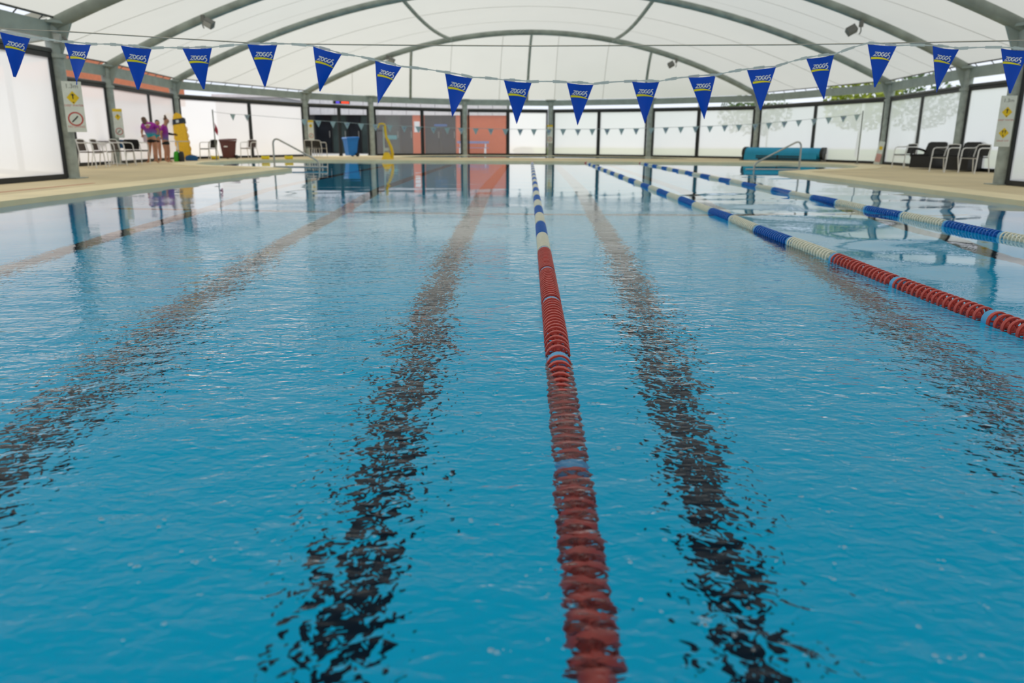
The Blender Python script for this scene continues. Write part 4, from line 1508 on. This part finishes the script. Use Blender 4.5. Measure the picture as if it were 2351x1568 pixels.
LEAF_Y = mat('yellow-green leaves', (.30, .36, .02), .6, 0, .3, 3)  # yellow-green foliage colour of a single tree
LEAF_D = mat('green leaves', (.08, .15, .03), .6, 0, .3, 3)
BARK = mat('bark', (.10, .08, .06), .9)


def crown(n, r, s, zc):
    q = MB()
    for i in range(n):
        d = Vector((random.gauss(0, 1), random.gauss(0, 1), random.gauss(0, 1))).normalized() * (random.random() ** .33)
        c = Vector((d.x * r[0], d.y * r[1], zc + d.z * r[2]))
        u = Vector((random.gauss(0, 1), random.gauss(0, 1), random.gauss(0, 1))).normalized()
        w_ = u.orthogonal().normalized()
        a, b = u * s * random.uniform(.6, 1.2), w_ * s * random.uniform(.35, .6)
        q.add([c - a, c - b, c + a, c + b], [(0, 1, 2, 3)])
    return q


def tree(loc, h_, r, label, mt, n=900):
    root = thing('tree', label, 'tree', loc, 0, 'trees outside the right windows')
    MB().tube([(0, 0, 0), (.05, 0, h_ * .35), (0, .05, h_ * .7)], [.14, .11, .05], 8).build('trunk', BARK, root, True)
    f = crown(n, (r, r, h_ * .36), .22, h_ * .64).build('foliage', mt, root)
    f['kind'] = 'stuff'


tree((20.2, 49.0, .03), 5.2, 2.3, 'bright yellow-green tree seen in the gap above the right windows', LEAF_Y, 1500)
tree((25.6, 53, .03), 5.6, 2.4, 'green tree beyond the lawn, right of the yellow-green one', LEAF_D)
tree((29, 45, .03), 4.6, 2.4, 'green tree beyond the lawn, outside the black armchairs', LEAF_D)
tree((16.2, 58, .03), 4.4, 2.6, 'distant green tree behind the lamp post', LEAF_D)
bu = thing('bush', 'low green bush outside, right of the orange wall', 'bush', (-.35, 49.3, .02))
f = crown(500, (.75, .5, .24), .07, .26).build('foliage', LEAF_D, bu)
f['kind'] = 'stuff'
MB().tube([(0, 0, 0), (0, 0, .25)], .03, 6).build('stem', BARK, bu)
lp = thing('lamp_post', 'white lamp post on the lawn behind the thin right pole', 'lamp post', (18.3, 44.2, .03))
MB().tube([(0, 0, 0), (0, 0, 2.9), (.05, 0, 3.05), (.5, 0, 3.15)], .07, 10).build('post', WHITE_P, lp, True)
MB().box((.35, -.1, 3.1), (.85, .1, 3.2)).build('lamp_head', WHITE_P, lp)
sl = thing('shade_sail', 'white shade sail on posts outside the far right windows', 'shade sail', (12.3, 45.6, .03))
MB().slab([(-2.6, -.6), (2.2, -.9), (1.6, 1.4), (-2.8, 1.2)], 3.0, 3.04).move(Matrix.Rotation(math.radians(4), 4, 'X')).build('canopy', WHITE_P, sl)
for x_, y_ in ((-2.5, .9), (1.6, 1.0)):
    MB().tube([(x_, y_, 0), (x_, y_, 3.05)], .05, 8).build('post', STEEL, sl, True)

# ------------------------------------------------------------------ bubbles and foam flecks on the water
bub = MB()
sph = []
for i in range(5):
    a = math.pi / 2 * i / 4
    for k in range(8):
        t = 2 * math.pi * k / 8
        sph.append((math.cos(a) * math.cos(t), math.cos(a) * math.sin(t), math.sin(a)))
sphf = [(i * 8 + k, i * 8 + (k + 1) % 8, i * 8 + 8 + (k + 1) % 8, i * 8 + 8 + k) for i in range(4) for k in range(8)]
spots = []
for i in range(230):
    y = 1.15 + 3.6 * random.random() ** 1.5
    x = random.uniform(-.62, .68) * y
    spots.append((x, y, random.uniform(.0035, .0075)))
for i in range(22):      # flecks trailing off the middle rope
    y = random.uniform(1.5, 3.4)
    spots.append((.13 + random.gauss(.12, .22), y, random.uniform(.005, .010)))
for (x, y, r) in spots:
    for j in range(random.choice((1, 1, 2, 3))):
        dx, dy, rr = random.gauss(0, .008), random.gauss(0, .006), r * random.uniform(.5, 1)
        bub.add([(x + dx + v[0] * rr, y + dy + v[1] * rr, .001 + v[2] * rr * .55) for v in sph], sphf)
bm_ = bpy.data.materials.new('bubble film')
bm_.use_nodes = True
nb = bm_.node_tree
nb.nodes.clear()
ob_ = nb.nodes.new('ShaderNodeOutputMaterial')
tb = nb.nodes.new('ShaderNodeBsdfTransparent')
gb = nb.nodes.new('ShaderNodeBsdfGlossy')
gb.inputs['Roughness'].default_value = .08
lw_ = nb.nodes.new('ShaderNodeLayerWeight')
lw_.inputs['Blend'].default_value = .62
mb_ = nb.nodes.new('ShaderNodeMixShader')
nb.links.new(lw_.outputs['Fresnel'], mb_.inputs[0])
nb.links.new(tb.outputs[0], mb_.inputs[1])
nb.links.new(gb.outputs[0], mb_.inputs[2])
nb.links.new(mb_.outputs[0], ob_.inputs[0])
o = bub.build('bubbles', bm_, None, True)
o['kind'] = 'stuff'
tag(o, 'tiny bubbles and foam flecks floating on the near water', 'bubbles')
